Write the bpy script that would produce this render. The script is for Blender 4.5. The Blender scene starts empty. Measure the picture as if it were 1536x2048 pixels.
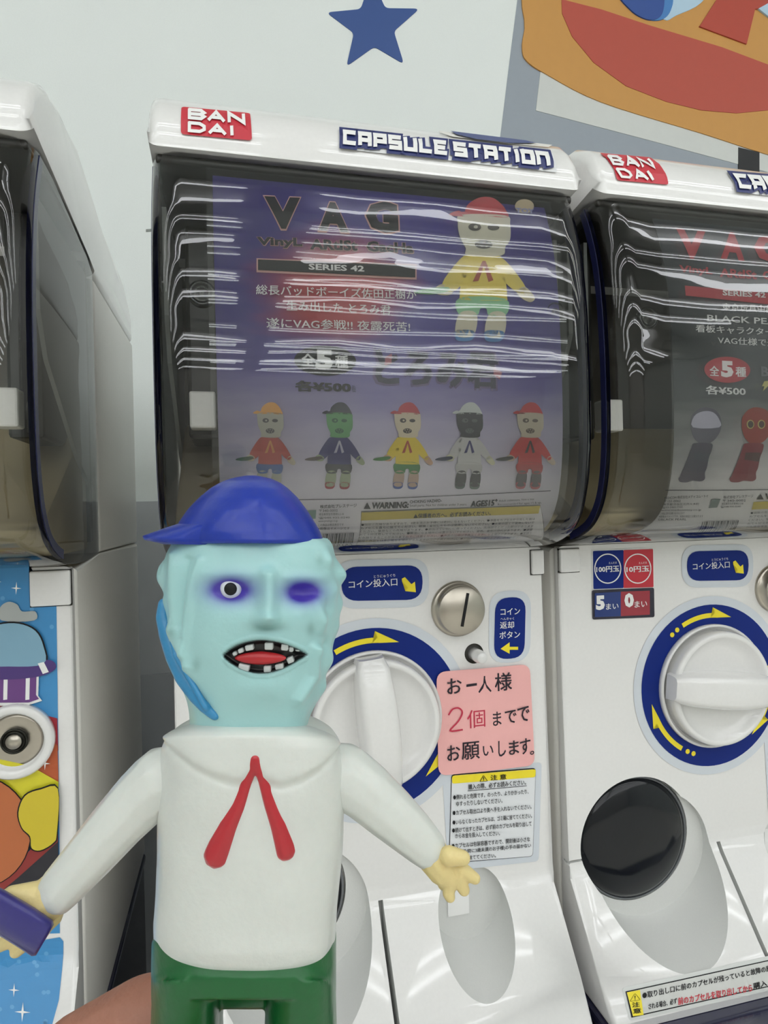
import bpy, bmesh, math, random
from mathutils import Vector, Matrix, noise
random.seed(7)
C = bpy.context.scene.collection
SC = bpy.context.scene
# ---------------------------------------------------------------- camera
H = 1.2                                   # camera height over the floor
FPX = 1250.0
TH = math.atan(.24); ROLL = .025
_R = Vector((math.cos(TH), -math.sin(TH), 0)); FW = Vector((math.sin(TH), math.cos(TH), 0)); _Z = Vector((0, 0, 1))
_n = math.hypot(1, ROLL)
RC = (_R - _Z*ROLL)/_n; UC = (_Z + _R*ROLL)/_n
cam = bpy.data.cameras.new('camera'); camo = bpy.data.objects.new('camera', cam); C.objects.link(camo)
cam.sensor_fit = 'HORIZONTAL'; cam.sensor_width = 36; cam.lens = FPX/1536*36; cam.clip_start = .01; cam.clip_end = 60
m = Matrix((RC, UC, -FW)).transposed().to_4x4(); m.translation = (0, 0, H); camo.matrix_world = m
SC.camera = camo
# ---------------------------------------------------------------- world, exposure
w = bpy.data.worlds.new('world'); SC.world = w; w.use_nodes = True
w.node_tree.nodes['Background'].inputs[0].default_value = (.82, .90, .88, 1)
w.node_tree.nodes['Background'].inputs[1].default_value = .1
SC.view_settings.view_transform = 'Standard'; SC.view_settings.look = 'None'
SC.view_settings.exposure = -1.46
SC.cycles.max_bounces = 10; SC.cycles.diffuse_bounces = 5; SC.cycles.transparent_max_bounces = 24; SC.view_settings.gamma = 1; SC.view_settings.use_curve_mapping = False
TUBE = 23.0                               # tube lamp strength

# ---------------------------------------------------------------- materials
def lin(c):
    if isinstance(c, str):
        c = [int(c[i:i+2], 16)/255 for i in (0, 2, 4)]
    return tuple((x/12.92 if x <= .04045 else ((x+.055)/1.055)**2.4) for x in c) + (1,)
_m = {}
def mat(col, rough=.45, metal=0, bump=0, scale=60, var=.03, coat=0, sss=0):
    key = (col, rough, metal, bump, scale, coat, sss)
    if key in _m: return _m[key]
    M = bpy.data.materials.new('mat_%s' % col); M.use_nodes = True; nt = M.node_tree; b = nt.nodes['Principled BSDF']
    tc = nt.nodes.new('ShaderNodeTexCoord'); nz = nt.nodes.new('ShaderNodeTexNoise'); nz.inputs['Scale'].default_value = scale
    nz.inputs['Detail'].default_value = 3
    nt.links.new(tc.outputs['Object'], nz.inputs['Vector'])
    c = lin(col); mix = nt.nodes.new('ShaderNodeMix'); mix.data_type = 'RGBA'
    mix.inputs[6].default_value = tuple(x*(1-var) for x in c[:3]) + (1,); mix.inputs[7].default_value = tuple(min(1, x*(1+var)) for x in c[:3]) + (1,)
    nt.links.new(nz.outputs['Fac'], mix.inputs[0]); nt.links.new(mix.outputs[2], b.inputs['Base Color'])
    b.inputs['Roughness'].default_value = rough; b.inputs['Metallic'].default_value = metal
    b.inputs['Coat Weight'].default_value = coat; b.inputs['Coat Roughness'].default_value = .08
    if sss:
        b.inputs['Subsurface Weight'].default_value = sss; b.inputs['Subsurface Radius'].default_value = (.004, .0025, .002); b.inputs['Subsurface Scale'].default_value = 1
    if bump:
        bp = nt.nodes.new('ShaderNodeBump'); bp.inputs['Strength'].default_value = bump; bp.inputs['Distance'].default_value = .002
        nt.links.new(nz.outputs['Fac'], bp.inputs['Height']); nt.links.new(bp.outputs[0], b.inputs['Normal'])
    _m[key] = M; return M
def clear(name, tint='f4f6f4', refl=.5, wave=.3, sx=3, sz=26, ior=1.5, base=.02, haze=0):
    "thin clear plastic: transparent, with a mirror coat that follows Fresnel, slightly wavy"
    M = bpy.data.materials.new(name); M.use_nodes = True; nt = M.node_tree; nt.nodes.clear()
    out = nt.nodes.new('ShaderNodeOutputMaterial'); t = nt.nodes.new('ShaderNodeBsdfTransparent'); g = nt.nodes.new('ShaderNodeBsdfGlossy')
    t.inputs[0].default_value = lin(tint); g.inputs['Roughness'].default_value = .008
    fr = nt.nodes.new('ShaderNodeFresnel'); fr.inputs[0].default_value = ior
    ma = nt.nodes.new('ShaderNodeMath'); ma.operation = 'MULTIPLY_ADD'; ma.inputs[1].default_value = refl*2; ma.inputs[2].default_value = base; ma.use_clamp = True
    mx = nt.nodes.new('ShaderNodeMixShader'); tc = nt.nodes.new('ShaderNodeTexCoord'); mp = nt.nodes.new('ShaderNodeMapping')
    mp.inputs['Scale'].default_value = (sx, 6, sz); nz = nt.nodes.new('ShaderNodeTexNoise'); nz.inputs['Scale'].default_value = 1; nz.inputs['Detail'].default_value = 1.5
    bp = nt.nodes.new('ShaderNodeBump'); bp.inputs['Strength'].default_value = wave; bp.inputs['Distance'].default_value = .004
    L = nt.links.new
    L(tc.outputs['Object'], mp.inputs[0]); L(mp.outputs[0], nz.inputs['Vector']); L(nz.outputs['Fac'], bp.inputs['Height'])
    L(bp.outputs[0], g.inputs['Normal']); L(bp.outputs[0], fr.inputs['Normal'])
    L(fr.outputs[0], ma.inputs[0]); L(ma.outputs[0], mx.inputs[0]); L(t.outputs[0], mx.inputs[1]); L(g.outputs[0], mx.inputs[2]); 
    last = mx.outputs[0]
    if haze:  # white diffuse share imitating hazy reflection on the plastic
        df = nt.nodes.new('ShaderNodeBsdfDiffuse'); df.inputs[0].default_value = (.9, .9, .9, 1); m3 = nt.nodes.new('ShaderNodeMixShader'); m3.inputs[0].default_value = haze
        L(last, m3.inputs[1]); L(df.outputs[0], m3.inputs[2]); last = m3.outputs[0]
    L(last, out.inputs[0]); return M
WHITE = mat('edecea', .3, bump=.015, scale=350, coat=1)
WHITE.node_tree.nodes['Principled BSDF'].inputs['Coat Roughness'].default_value = .04
WHITE2 = mat('f1efe9', .3, bump=.02, scale=350, coat=.2)
DARK = mat('26241f', .4)
INNER = mat('59544a', .45)
BEIGE = mat('b9ab88', .5)
NAVY = mat('24284e', .25)
BLACK = mat('121214', .5); INK = mat('17171a', .6)
BLACK.node_tree.nodes['Principled BSDF'].inputs['Specular IOR Level'].default_value = .3; INK.node_tree.nodes['Principled BSDF'].inputs['Specular IOR Level'].default_value = .3
BLUE = mat('0b2678', .5); RED = mat('c42a3a', .42); YEL = mat('f0dc28', .45); PAPER = mat('e9ebee', .5); PALE = mat('d5dbe2', .35)
BLUE.node_tree.nodes['Principled BSDF'].inputs['Specular IOR Level'].default_value = .2
METAL = mat('b9b2a6', .3, metal=1, bump=.03, scale=200)
SIGNW = mat('f4f4f2', .45)
CLEAR = clear('clear_plastic_dome', tint='fcfdfc', refl=.65, base=.005, wave=.10, sx=2.5, sz=30)
SLEEVE = clear('clear_card_sleeve', tint='fcfcfc', haze=.02, refl=.55, base=.005, wave=.07, sx=3, sz=40)
SIDECLR = clear('clear_plastic_side', tint='c9ccc8', refl=.5, wave=.1, sx=3, sz=8)

# ---------------------------------------------------------------- mesh helpers
def obj(name, me, material, parent=None, smooth=True, loc=(0, 0, 0)):
    o = bpy.data.objects.new(name, me)
    if material and not me.materials: me.materials.append(material)
    if smooth and not me.get('flatshade'):
        me.polygons.foreach_set('use_smooth', [True]*len(me.polygons))
    C.objects.link(o); o.location = loc
    if parent: o.parent = parent
    return o
def thing(name, label, cat, loc, group=None):
    o = bpy.data.objects.new(name, None); C.objects.link(o); o.location = loc; o.empty_display_size = .02
    o['label'] = label; o['category'] = cat
    if group: o['group'] = group
    return o
def tag(o, label, cat, group=None):
    o['label'] = label; o['category'] = cat
    if group: o['group'] = group
    return o
def tomesh(bm, name='m'):
    me = bpy.data.meshes.new(name); bmesh.ops.recalc_face_normals(bm, faces=bm.faces[:]); bm.to_mesh(me); bm.free(); return me
def autosmooth(o, ang=35):
    me = o.data; bm = bmesh.new(); bm.from_mesh(me)
    for e in bm.edges:
        if len(e.link_faces) == 2 and e.calc_face_angle(0) > math.radians(ang): e.smooth = False
    bm.to_mesh(me); bm.free(); return o
def box(x0, x1, y0, y1, z0, z1, bev=0, seg=2, rot=None):
    bm = bmesh.new(); bmesh.ops.create_cube(bm, size=1)
    for v in bm.verts: v.co = Vector((x0+(v.co.x+.5)*(x1-x0), y0+(v.co.y+.5)*(y1-y0), z0+(v.co.z+.5)*(z1-z0)))
    if bev: bmesh.ops.bevel(bm, geom=bm.edges[:], offset=bev, segments=seg, affect='EDGES', profile=.5)
    if rot:
        c = Vector(((x0+x1)/2, (y0+y1)/2, (z0+z1)/2))
        bmesh.ops.rotate(bm, cent=c, matrix=rot, verts=bm.verts[:])
    return bm
def extrude_profile(prof, x0, x1, bev=.006, seg=4):
    bm = bmesh.new()
    a = [bm.verts.new((x0, y, z)) for y, z in prof]; b = [bm.verts.new((x1, y, z)) for y, z in prof]
    fa = bm.faces.new(a); fb = bm.faces.new(b[::-1]); n = len(prof)
    for i in range(n): bm.faces.new((a[i], b[i], b[(i+1) % n], a[(i+1) % n]))
    ends = set(fa.edges) | set(fb.edges)
    if bev: bmesh.ops.bevel(bm, geom=list(ends), offset=bev, segments=seg, affect='EDGES', profile=.5, clamp_overlap=True)
    bmesh.ops.recalc_face_normals(bm, faces=bm.faces[:])
    return bm
def lathe(prof, n=48, axis='y', cx=0, cy=0, cz=0):
    "prof: list of (r, h); turned about the axis through (cx, cy, cz)"
    bm = bmesh.new(); rings = []
    for r, h in prof:
        ring = []
        for k in range(n):
            a = 2*math.pi*k/n
            if axis == 'y': p = (cx+r*math.cos(a), cy+h, cz+r*math.sin(a))
            elif axis == 'z': p = (cx+r*math.cos(a), cy+r*math.sin(a), cz+h)
            else: p = (cx+h, cy+r*math.cos(a), cz+r*math.sin(a))
            ring.append(bm.verts.new(p))
        rings.append(ring)
    for a, b in zip(rings, rings[1:]):
        for k in range(n): bm.faces.new((a[k], a[(k+1) % n], b[(k+1) % n], b[k]))
    bm.faces.new(rings[0]); bm.faces.new(rings[-1][::-1])
    bmesh.ops.remove_doubles(bm, verts=bm.verts[:], dist=1e-6)
    return bm
def evaluated(bm, mods):
    "apply modifiers given as functions adding to a temporary object"
    me = tomesh(bm); o = bpy.data.objects.new('tmp', me); C.objects.link(o)
    tmp = mods(o) or []
    bpy.context.view_layer.update(); dg = bpy.context.evaluated_depsgraph_get()
    r = bpy.data.meshes.new_from_object(o.evaluated_get(dg))
    bpy.data.objects.remove(o)
    for t in tmp: bpy.data.objects.remove(t)
    return r
def boolean_cut(bm, cutters, base=None, cut_shade=None):
    def f(o):
        ts = []
        if base: o.data.materials.append(base)
        for c in cutters:
            t = bpy.data.objects.new('cut', tomesh(c)); C.objects.link(t); ts.append(t)
            if cut_shade: t.data.materials.append(cut_shade)
            md = o.modifiers.new('b', 'BOOLEAN'); md.operation = 'DIFFERENCE'; md.solver = 'EXACT'; md.object = t
            if cut_shade: md.material_mode = 'TRANSFER'
        return ts
    return evaluated(bm, f)
def blob(segs, voxel, smooth=6, extra=None, step=.25):
    "union of tapered capsules [(p0, r0, p1, r1)] melted into one surface"
    bm = bmesh.new()
    for p0, r0, p1, r1 in segs:
        p0 = Vector(p0); p1 = Vector(p1); n = max(2, int((p1-p0).length/(min(r0, r1)*step))+1)
        for i in range(n+1):
            t = i/n; bmesh.ops.create_icosphere(bm, subdivisions=2, radius=r0+(r1-r0)*t, matrix=Matrix.Translation(p0.lerp(p1, t)))
    if extra: extra(bm)
    def f(o):
        md = o.modifiers.new('r', 'REMESH'); md.mode = 'VOXEL'; md.voxel_size = voxel
        s = o.modifiers.new('s', 'SMOOTH'); s.iterations = smooth; s.factor = .6
    return evaluated(bm, f)
def catmull(pts, n=6, closed=True):
    out = []; N = len(pts)
    rng = range(N) if closed else range(N-1)
    for i in rng:
        g = (lambda k: pts[k % N]) if closed else (lambda k: pts[max(0, min(N-1, k))])
        a, b, c, d = g(i-1), g(i), g(i+1), g(i+2)
        for j in range(n):
            t = j/n
            out.append(tuple(.5*((2*b[k])+(-a[k]+c[k])*t+(2*a[k]-5*b[k]+4*c[k]-d[k])*t*t+(-a[k]+3*b[k]-3*c[k]+d[k])*t**3) for k in range(len(b))))
    if not closed: out.append(tuple(pts[-1]))
    return out
def lerp1(xs, ys, x):
    if x <= xs[0]: return ys[0]
    for a, b, c, d in zip(xs, xs[1:], ys, ys[1:]):
        if x <= b: return c+(d-c)*(x-a)/(b-a)
    return ys[-1]

# ---------------------------------------------------------------- surfaces that carry prints (camera-relative metres)
class Surf:
    def __init__(s, prof):
        s.p = [Vector(q) for q in prof]; s.a = [0]
        for a, b in zip(s.p, s.p[1:]): s.a.append(s.a[-1]+(b-a).length)
    def inv(s, x, y):
        "point of the surface seen at photo pixel (x, y) -> (X, arc length)"
        d = FW + RC*((x-768)/FPX) - UC*((y-1024)/FPX)
        best = None
        for i, (a, b) in enumerate(zip(s.p, s.p[1:])):
            e = b-a; det = -d.y*e.y+d.z*e.x
            if abs(det) < 1e-9: continue
            t = (-a.x*e.y+a.y*e.x)/det; u = (d.y*a.y-d.z*a.x)/det
            u0 = -1e9 if i == 0 else -.001; u1 = 1e9 if i == len(s.p)-2 else 1.001
            if u0 <= u <= u1 and t > 0 and (best is None or t < best[0]): best = (t, i, u)
        if best is None:                      # ray passes just beyond the sheet: nearest end
            c = []
            for i, (a, b) in enumerate(zip(s.p, s.p[1:])):
                for u in (0, 1):
                    q = a.lerp(b, u); t = q.x/d.y; c.append((abs(t*d.z-q.y), t, i, u))
            best = min(c)[1:]
        t, i, u = best
        return (t*d.x, s.a[i]+u*(s.a[i+1]-s.a[i]))
    def at(s, X, q, off=0):
        i = 0
        while i < len(s.a)-2 and q > s.a[i+1]: i += 1
        t = (q-s.a[i])/(s.a[i+1]-s.a[i]); P = s.p[i].lerp(s.p[i+1], t) if 0 <= t <= 1 else s.p[i]+(s.p[i+1]-s.p[i])*t
        def nrm(k):
            k = max(0, min(len(s.p)-2, k)); e = (s.p[k+1]-s.p[k]).normalized(); n = Vector((e.y, -e.x))
            return n if n.x < 0 or (abs(n.x) < 1e-6 and n.y > 0) else -n
        n = nrm(i)
        if len(s.p) > 3:
            n = n.lerp(nrm(i+1) if t > .5 else nrm(i-1), abs(t-.5)).normalized()
        return Vector((X, P.x+n.x*off, P.y+n.y*off))
def print_mesh(polys, surf, off, org, maxlen=.008, thick=0):
    bm = bmesh.new()
    for poly in polys:
        cl = []
        for p in poly:
            if not cl or (abs(p[0]-cl[-1][0])+abs(p[1]-cl[-1][1])) > 1e-6: cl.append(p)
        if abs(cl[0][0]-cl[-1][0])+abs(cl[0][1]-cl[-1][1]) < 1e-6: cl.pop()
        f = bm.faces.new([bm.verts.new((p[0], p[1], 0)) for p in cl])
    bmesh.ops.triangulate(bm, faces=bm.faces[:])
    if len(surf.p) > 2:
        for _ in range(6):
            L = [e for e in bm.edges if e.calc_length() > maxlen]
            if not L: break
            bmesh.ops.subdivide_edges(bm, edges=L, cuts=1, use_grid_fill=False); bmesh.ops.triangulate(bm, faces=[f for f in bm.faces if len(f.verts) > 3])
    for v in bm.verts: v.co = surf.at(v.co.x, v.co.y, off)-org
    me = bpy.data.meshes.new('print')
    for f in bm.faces:
        f.normal_update()
        if f.normal.y > 0: f.normal_flip()
    bm.to_mesh(me); bm.free(); me['flatshade'] = 1
    return me
_tx = {}
def text_data(s, bold):
    if (s, bold) in _tx: return _tx[(s, bold)]
    cjk = any(ord(c) > 0x2000 for c in s)
    cu = bpy.data.curves.new('t', 'FONT'); cu.body = s; cu.size = 1; cu.offset = 0 if cjk else bold; cu.resolution_u = 2
    o = bpy.data.objects.new('t', cu); me = bpy.data.meshes.new_from_object(o)
    vs = [(v.co.x, v.co.y) for v in me.vertices]; fs = [tuple(p.vertices) for p in me.polygons]
    bpy.data.objects.remove(o); bpy.data.meshes.remove(me); bpy.data.curves.remove(cu)
    if cjk and bold > .006:                   # heavier kanji: overprint slightly shifted copies
        b = bold*.9; n = len(vs); v0, f0 = vs, fs; vs, fs = [], []
        for k, (dx, dy) in enumerate(((b, b*.6), (-b, -b*.6), (-b, b*.6), (b, -b*.6))+(((0, 0),) if b > .03 else ())):
            vs += [(x+dx, y+dy) for x, y in v0]; fs += [tuple(i+k*n for i in f) for f in f0]
    _tx[(s, bold)] = (vs, fs); return vs, fs
class Ink:
    "prints on one surface of one thing"
    def __init__(s, surf, root, org, base=.0004):
        s.s = surf; s.root = root; s.o = org; s.b = base
    def q(s, pts): return [s.s.inv(*p) for p in pts]
    def poly(s, name, pts, m, lay=1, smooth=0, closed=True):
        if smooth: pts = catmull(pts, smooth)
        return obj(name, print_mesh([s.q(pts)], s.s, s.b*lay, s.o), m, s.root)
    def metric(s, name, polys, m, lay=1):
        return obj(name, print_mesh(polys, s.s, s.b*lay, s.o), m, s.root)
    def ell(s, name, cx, cy, rx, ry, m, lay=1, rot=0, n=40):
        c, d = math.cos(rot), math.sin(rot)
        return s.poly(name, [(cx+rx*math.cos(a)*c-ry*math.sin(a)*d, cy+rx*math.cos(a)*d+ry*math.sin(a)*c) for a in [2*math.pi*k/n for k in range(n)]], m, lay)
    def rrect(s, name, p, m, lay=1, r=.003, n=6):
        "rounded quadrilateral through four pixel corners (tl, tr, br, bl); r in metres"
        Q = [Vector(v) for v in s.q(p)]; out = []
        for i in range(4):
            a, b, c = Q[i-1], Q[i], Q[(i+1) % 4]; u = (a-b).normalized(); v = (c-b).normalized()
            p0, p1 = b+u*r, b+v*r
            for j in range(n+1):
                t = j/n; out.append(tuple((1-t)**2*p0+2*t*(1-t)*b+t*t*p1))
        return obj(name, print_mesh([out], s.s, s.b*lay, s.o), m, s.root)
    def text(s, txt, pl, pr, h, m, lay=2, bold=.0, name='lettering', lean=0):
        vs, fs = text_data(txt, bold)
        x0 = min(v[0] for v in vs); x1 = max(v[0] for v in vs); y0 = min(v[1] for v in vs); y1 = max(v[1] for v in vs)
        A = Vector(s.s.inv(*pl)); B = Vector(s.s.inv(*pr)); T = Vector(s.s.inv(pl[0]-.025*h+lean, pl[1]-h))
        bm = bmesh.new(); zl = bm.verts.layers.float.new('z'); V = [bm.verts.new((*(A+(B-A)*((x-x0)/(x1-x0))+(T-A)*((y-y0)/(y1-y0))), 0)) for x, y in vs]
        nn = max(1, len(vs)//5 if (len(vs) % 5 == 0 and bold*.9 > .03) else len(vs)//4) if (bold > .006 and any(ord(c) > 0x2000 for c in txt)) else 10**9
        for i, v in enumerate(V): v[zl] = i//nn
        for f in fs:
            try: bm.faces.new([V[i] for i in f])
            except ValueError: pass
        if len(s.s.p) > 2:
            for _ in range(2):
                L = [e for e in bm.edges if e.calc_length() > .012]
                if not L: break
                bmesh.ops.subdivide_edges(bm, edges=L, cuts=1); bmesh.ops.triangulate(bm, faces=[f for f in bm.faces if len(f.verts) > 3])
        for v in bm.verts: v.co = s.s.at(v.co.x, v.co.y, s.b*lay+3e-5*v[zl])-s.o
        for f in bm.faces:
            f.normal_update()
            if f.normal.y > 0: f.normal_flip()
        me = bpy.data.meshes.new('txt'); bm.to_mesh(me); bm.free(); me['flatshade'] = 1
        return obj(name, me, m, s.root)
    def stroke(s, name, paths, wd, m, lay=1):
        "px polylines -> ribbons of width wd (px)"
        polys = []
        for pts in paths:
            P = [Vector(p) for p in pts]; L, R_ = [], []
            for i, p in enumerate(P):
                d0 = (P[i]-P[i-1]).normalized() if i else (P[1]-P[0]).normalized()
                d1 = (P[i+1]-P[i]).normalized() if i < len(P)-1 else d0
                n0 = Vector((-d0.y, d0.x)); n1 = Vector((-d1.y, d1.x)); n = (n0+n1)
                n = n.normalized() if n.length > .2 else n0
                k = wd/2/max(.45, n.dot(n0)); e = Vector((0, 0))
                if i == 0: e = -d0*wd*.3
                if i == len(P)-1: e = d1*wd*.3
                L.append(tuple(p+n*k+e)); R_.append(tuple(p-n*k+e))
            for i in range(len(P)-1): polys.append(s.q([L[i], L[i+1], R_[i+1], R_[i]]))
        return obj(name, print_mesh(polys, s.s, s.b*lay, s.o), m, s.root)

# ---------------------------------------------------------------- the room
def struct(name, bm, m):
    o = obj(name, tomesh(bm), m, smooth=False); o['kind'] = 'structure'; return o
WALLY = 1.02
wallm = mat('dee3e0', .6, bump=.05, scale=500)
struct('floor', box(-3.6, 3.6, -6, WALLY+.1, -.06, 0), mat('f0ede6', .45))
struct('ceiling', box(-3.6, 3.6, -6, WALLY+.1, 2.75, 2.85), mat('dfe2df', .8))
struct('wall_back', box(-3.6, 3.6, WALLY, WALLY+.1, 0, 2.75), wallm)
struct('wall_left', box(-3.7, -3.6, -6, WALLY+.1, 0, 2.75), wallm)
struct('wall_right', box(3.6, 3.7, -6, WALLY+.1, 0, 2.75), wallm)
struct('wall_front', box(-3.6, 3.6, -6.1, -6, 0, 2.75), mat('cfcdc8', .7))
wallS = Surf([(WALLY, -2), (WALLY, 3)])
zt = wallS.at(*wallS.inv(300, 1003)).z+H
struct('trim_1', box(-3.6, 3.6, WALLY-.012, WALLY, 0, zt), mat('b4b7bb', .6))
zt2 = wallS.at(*wallS.inv(300, 1345)).z+H
struct('trim_2', box(-3.6, 3.6, WALLY-.018, WALLY-.012, 0, zt2), mat('a4a7ac', .6))
# ceiling lights: rows of tube pairs running along the machine row
em = bpy.data.materials.new('tube_light'); em.use_nodes = True; nt = em.node_tree; nt.nodes.clear()
e_ = nt.nodes.new('ShaderNodeEmission'); e_.inputs[0].default_value = (.955, .975, 1, 1); e_.inputs[1].default_value = TUBE
nt.links.new(e_.outputs[0], nt.nodes.new('ShaderNodeOutputMaterial').inputs[0])
fixm = mat('e4e4e0', .4)
tube_me = tomesh(lathe([(.001, -1.5), (.0105, -1.49), (.0105, 1.49), (.001, 1.5)], 10, 'x'))
fix_me = tomesh(box(-1.55, 1.55, -.13, .13, 0, .04, .01))
rows = [-.25, -.75, -1.3, -1.9, -2.55, -3.25, -4.0, -4.8, -5.65]
for i, y in enumerate(rows):
    for j, x in enumerate((-1.6, 1.6)):
        t = thing('ceiling_light', 'twin tube ceiling light %s of the camera, row %s from the machines' % (('left', 'right')[j], ('first', 'second', 'third', 'fourth', 'fifth', 'sixth', 'seventh', 'eighth', 'ninth', 'tenth')[i]), 'ceiling light', (x+.15, y, 2.71), 'ceiling lights over the aisle')
        obj('housing', fix_me, fixm, t, smooth=False)
        for s_ in (-.06, .06): obj('tube', tube_me, em, t, loc=(0, s_, -.02))
# wall star and mural
star = []
for k in range(10):
    a = math.pi/2+k*math.pi/5+.04; r = 98 if k % 2 == 0 else 42
    star.append((747+r*math.cos(a), 52-r*math.sin(a)))
sp = []
for k in range(10):
    a, b, c = Vector(star[k-1]), Vector(star[k]), Vector(star[(k+1) % 10]); q = .16 if k % 2 == 0 else .12
    p0, p1 = b.lerp(a, q), b.lerp(c, q)
    for j in range(5):
        t = j/4; sp.append(tuple((1-t)**2*p0+2*t*(1-t)*b+t*t*p1))
def wall_piece(name, pts, m, lay, root, org, smooth=0):
    if smooth: pts = catmull(pts, smooth)
    Q = [wallS.inv(*p) for p in pts]
    bm = bmesh.new(); f = bm.faces.new([bm.verts.new(wallS.at(x, s, .0008*lay)-org) for x, s in Q])
    r = bmesh.ops.extrude_face_region(bm, geom=[f]); 
    for v in [g for g in r['geom'] if isinstance(g, bmesh.types.BMVert)]: v.co.y = WALLY-org.y-.0001
    bmesh.ops.triangulate(bm, faces=bm.faces[:])
    return obj(name, tomesh(bm), m, root, smooth=False)
o0 = wallS.at(*wallS.inv(747, 52))
s_o = wall_piece('star_decal', sp, mat('2b4a86', .55), 1.2, None, o0); s_o.location = o0+Vector((0, 0, H))
tag(s_o, 'dark blue five-pointed star on the pale wall above the middle machine', 'wall decal')
o1 = wallS.at(*wallS.inv(1270, 150))
mu = thing('wall_mural', 'painted wall mural of orange and red shapes on a grey band at upper right', 'mural', o1+Vector((0, 0, H)))
wall_piece('grey_band', [(1050, -120), (1018, 130), (985, 400), (1900, 640), (1900, -120)], mat('8f979f', .6), 1, mu, o1)
wall_piece('white_panel', [(1080, 145), (1071, 222), (1300, 282), (1560, 352), (1800, 420), (1800, 200), (1200, 60)], mat('c6c9c5', .6), 2, mu, o1)
wall_piece('black_block', [(1475, 296), (1517, 306), (1517, 345), (1475, 345)], mat('101114', .6), 3, mu, o1)
wall_piece('orange_hull', [(1075, -60), (1048, 60), (1043, 100), (1052, 124), (1090, 150), (1200, 206), (1400, 268), (1560, 318), (1760, 360), (1900, 200), (1800, -100), (1400, -160)], mat('bd8a45', .6), 4, mu, o1, 5)
wall_piece('red_stripe', [(1121, 2), (1122, 30), (1142, 76), (1185, 128), (1250, 175), (1330, 206), (1400, 223), (1470, 229), (1540, 222), (1640, 190), (1600, 150), (1536, 133), (1440, 97), (1300, 55), (1200, 22)], mat('ab4838', .6), 5, mu, o1)
wall_piece('light_blue_patch', [(1325, 42), (1350, 34), (1400, 8), (1420, -40), (1300, -60), (1290, 0)], mat('a9c4d6', .6), 5, mu, o1, 4)
wall_piece('blue_oval', [(1240, -10), (1262, 24), (1290, 42), (1320, 43), (1338, 25), (1340, -10), (1300, -60)], mat('3f78b4', .6), 6, mu, o1, 5)
wall_piece('navy_oval', [(1234, -14), (1258, 24), (1285, 41), (1307, 43), (1322, 28), (1322, -12), (1290, -60)], mat('26488c', .6), 7, mu, o1, 5)
wall_piece('red_fin', [(1395, 57), (1489, 92), (1506, 22), (1520, 22), (1560, 0), (1560, -60), (1470, -60)], mat('a8402f', .6), 7, mu, o1)
wall_piece('blue_corner', [(1512, 22), (1560, 60), (1560, 0), (1530, 12)], mat('a9c4d6', .6), 8, mu, o1)
o2 = wallS.at(*wallS.inv(298, 461))
t_ = wall_piece('wall_mark', [(292, 459), (304, 458), (304, 463), (292, 464)], mat('7c807c', .6), 1.2, None, o2); t_.location = o2+Vector((0, 0, H))
tag(t_, 'tiny grey scrap of tape on the wall left of the middle machine', 'tape')

# ---------------------------------------------------------------- capsule machines
XC, XR_, XL = .107, .432, -.272         # centres of the three machines
YB = .82; ZB = -.411                      # back, base (camera-relative)
def ORG(x): return Vector((x, .5, ZB))
OC = ORG(XC)
def loc(bm, org=OC):
    for v in bm.verts: v.co -= org
    return bm
HW = .1555
panel_prof = [(.5, -.034), (.5, -.308), (.4985, -.316), (.494, -.324), (.452, -.379), (.4345, -.4005), (.4325, -.4045), (.4335, -.411)]
hood_prof = [(.424, .2395), (.4245, .248), (.427, .260), (.434, .272), (.445, .284), (.462, .2945), (.50, .302), (.55, .299), (.60, .288), (.645, .276), (.70, .271), (.76, .265), (.80, .257), (.82, .243), (.82, .215), (.60, .215), (.59, .2345)]
dome_prof = [(.4275, .2385), (.419, .217), (.4115, .192), (.4065, .16), (.404, .12), (.4035, .08), (.405, .045), (.409, .02), (.4165, 0), (.43, -.016), (.45, -.026), (.475, -.0315), (.50, -.0335)]
panelS = Surf(panel_prof); hoodS = Surf(hood_prof[:8])
def domeS(off):
    return Surf([tuple(p) for p in [(lambda q: (q.y, q.z))(Surf(dome_prof).at(0, a, -off)) for a in Surf(dome_prof).a]])
dp = catmull(dome_prof, 4, closed=False)
def dome_mesh(x0, x1, off, back, r=.02):
    bm = bmesh.new(); rows_ = []
    S = Surf(dp)
    for k, a in enumerate(S.a):
        p = S.at(0, a, -off); yf, z = p.y, p.z
        wv = .0002*math.sin(k*1.3)+.00012*math.sin(k*.47+1)
        row = []
        bk = max(back, yf+.001); rr = min(r, bk-yf)
        row.append((x0, bk, z))
        for j in range(9):
            t = j/8*math.pi/2; row.append((x0+rr-rr*math.cos(t), yf+rr-rr*math.sin(t)+wv, z))
        for j in range(1, 14):
            u = j/14; row.append((x0+rr+(x1-x0-2*rr)*u, yf+wv+.00018*math.sin(u*17+k*.4), z))
        for j in range(9):
            t = (8-j)/8*math.pi/2; row.append((x1-rr+rr*math.cos(t), yf+rr-rr*math.sin(t)+wv, z))
        row.append((x1, bk, z))
        rows_.append([bm.verts.new(v) for v in row])
    for a, b in zip(rows_, rows_[1:]):
        for i in range(len(a)-1): bm.faces.new((a[i], a[i+1], b[i+1], b[i]))
    return bm
cache = {}
def part(name, maker, material, parent, **k):
    key = k.pop('key', name)
    if key not in cache:
        cache[key] = maker()
    o = obj(name, cache[key], material, parent, **k); return o
x0, x1 = XC-HW, XC+HW
def hood_maker(): return tomesh(loc(extrude_profile(hood_prof, x0, x1, .014, 6)))
def upper_maker(): return tomesh(loc(extrude_profile([(.602, -.03), (.602, .2145), (.82, .2145), (.82, -.03)], x0, x1, .004, 3)))
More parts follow.
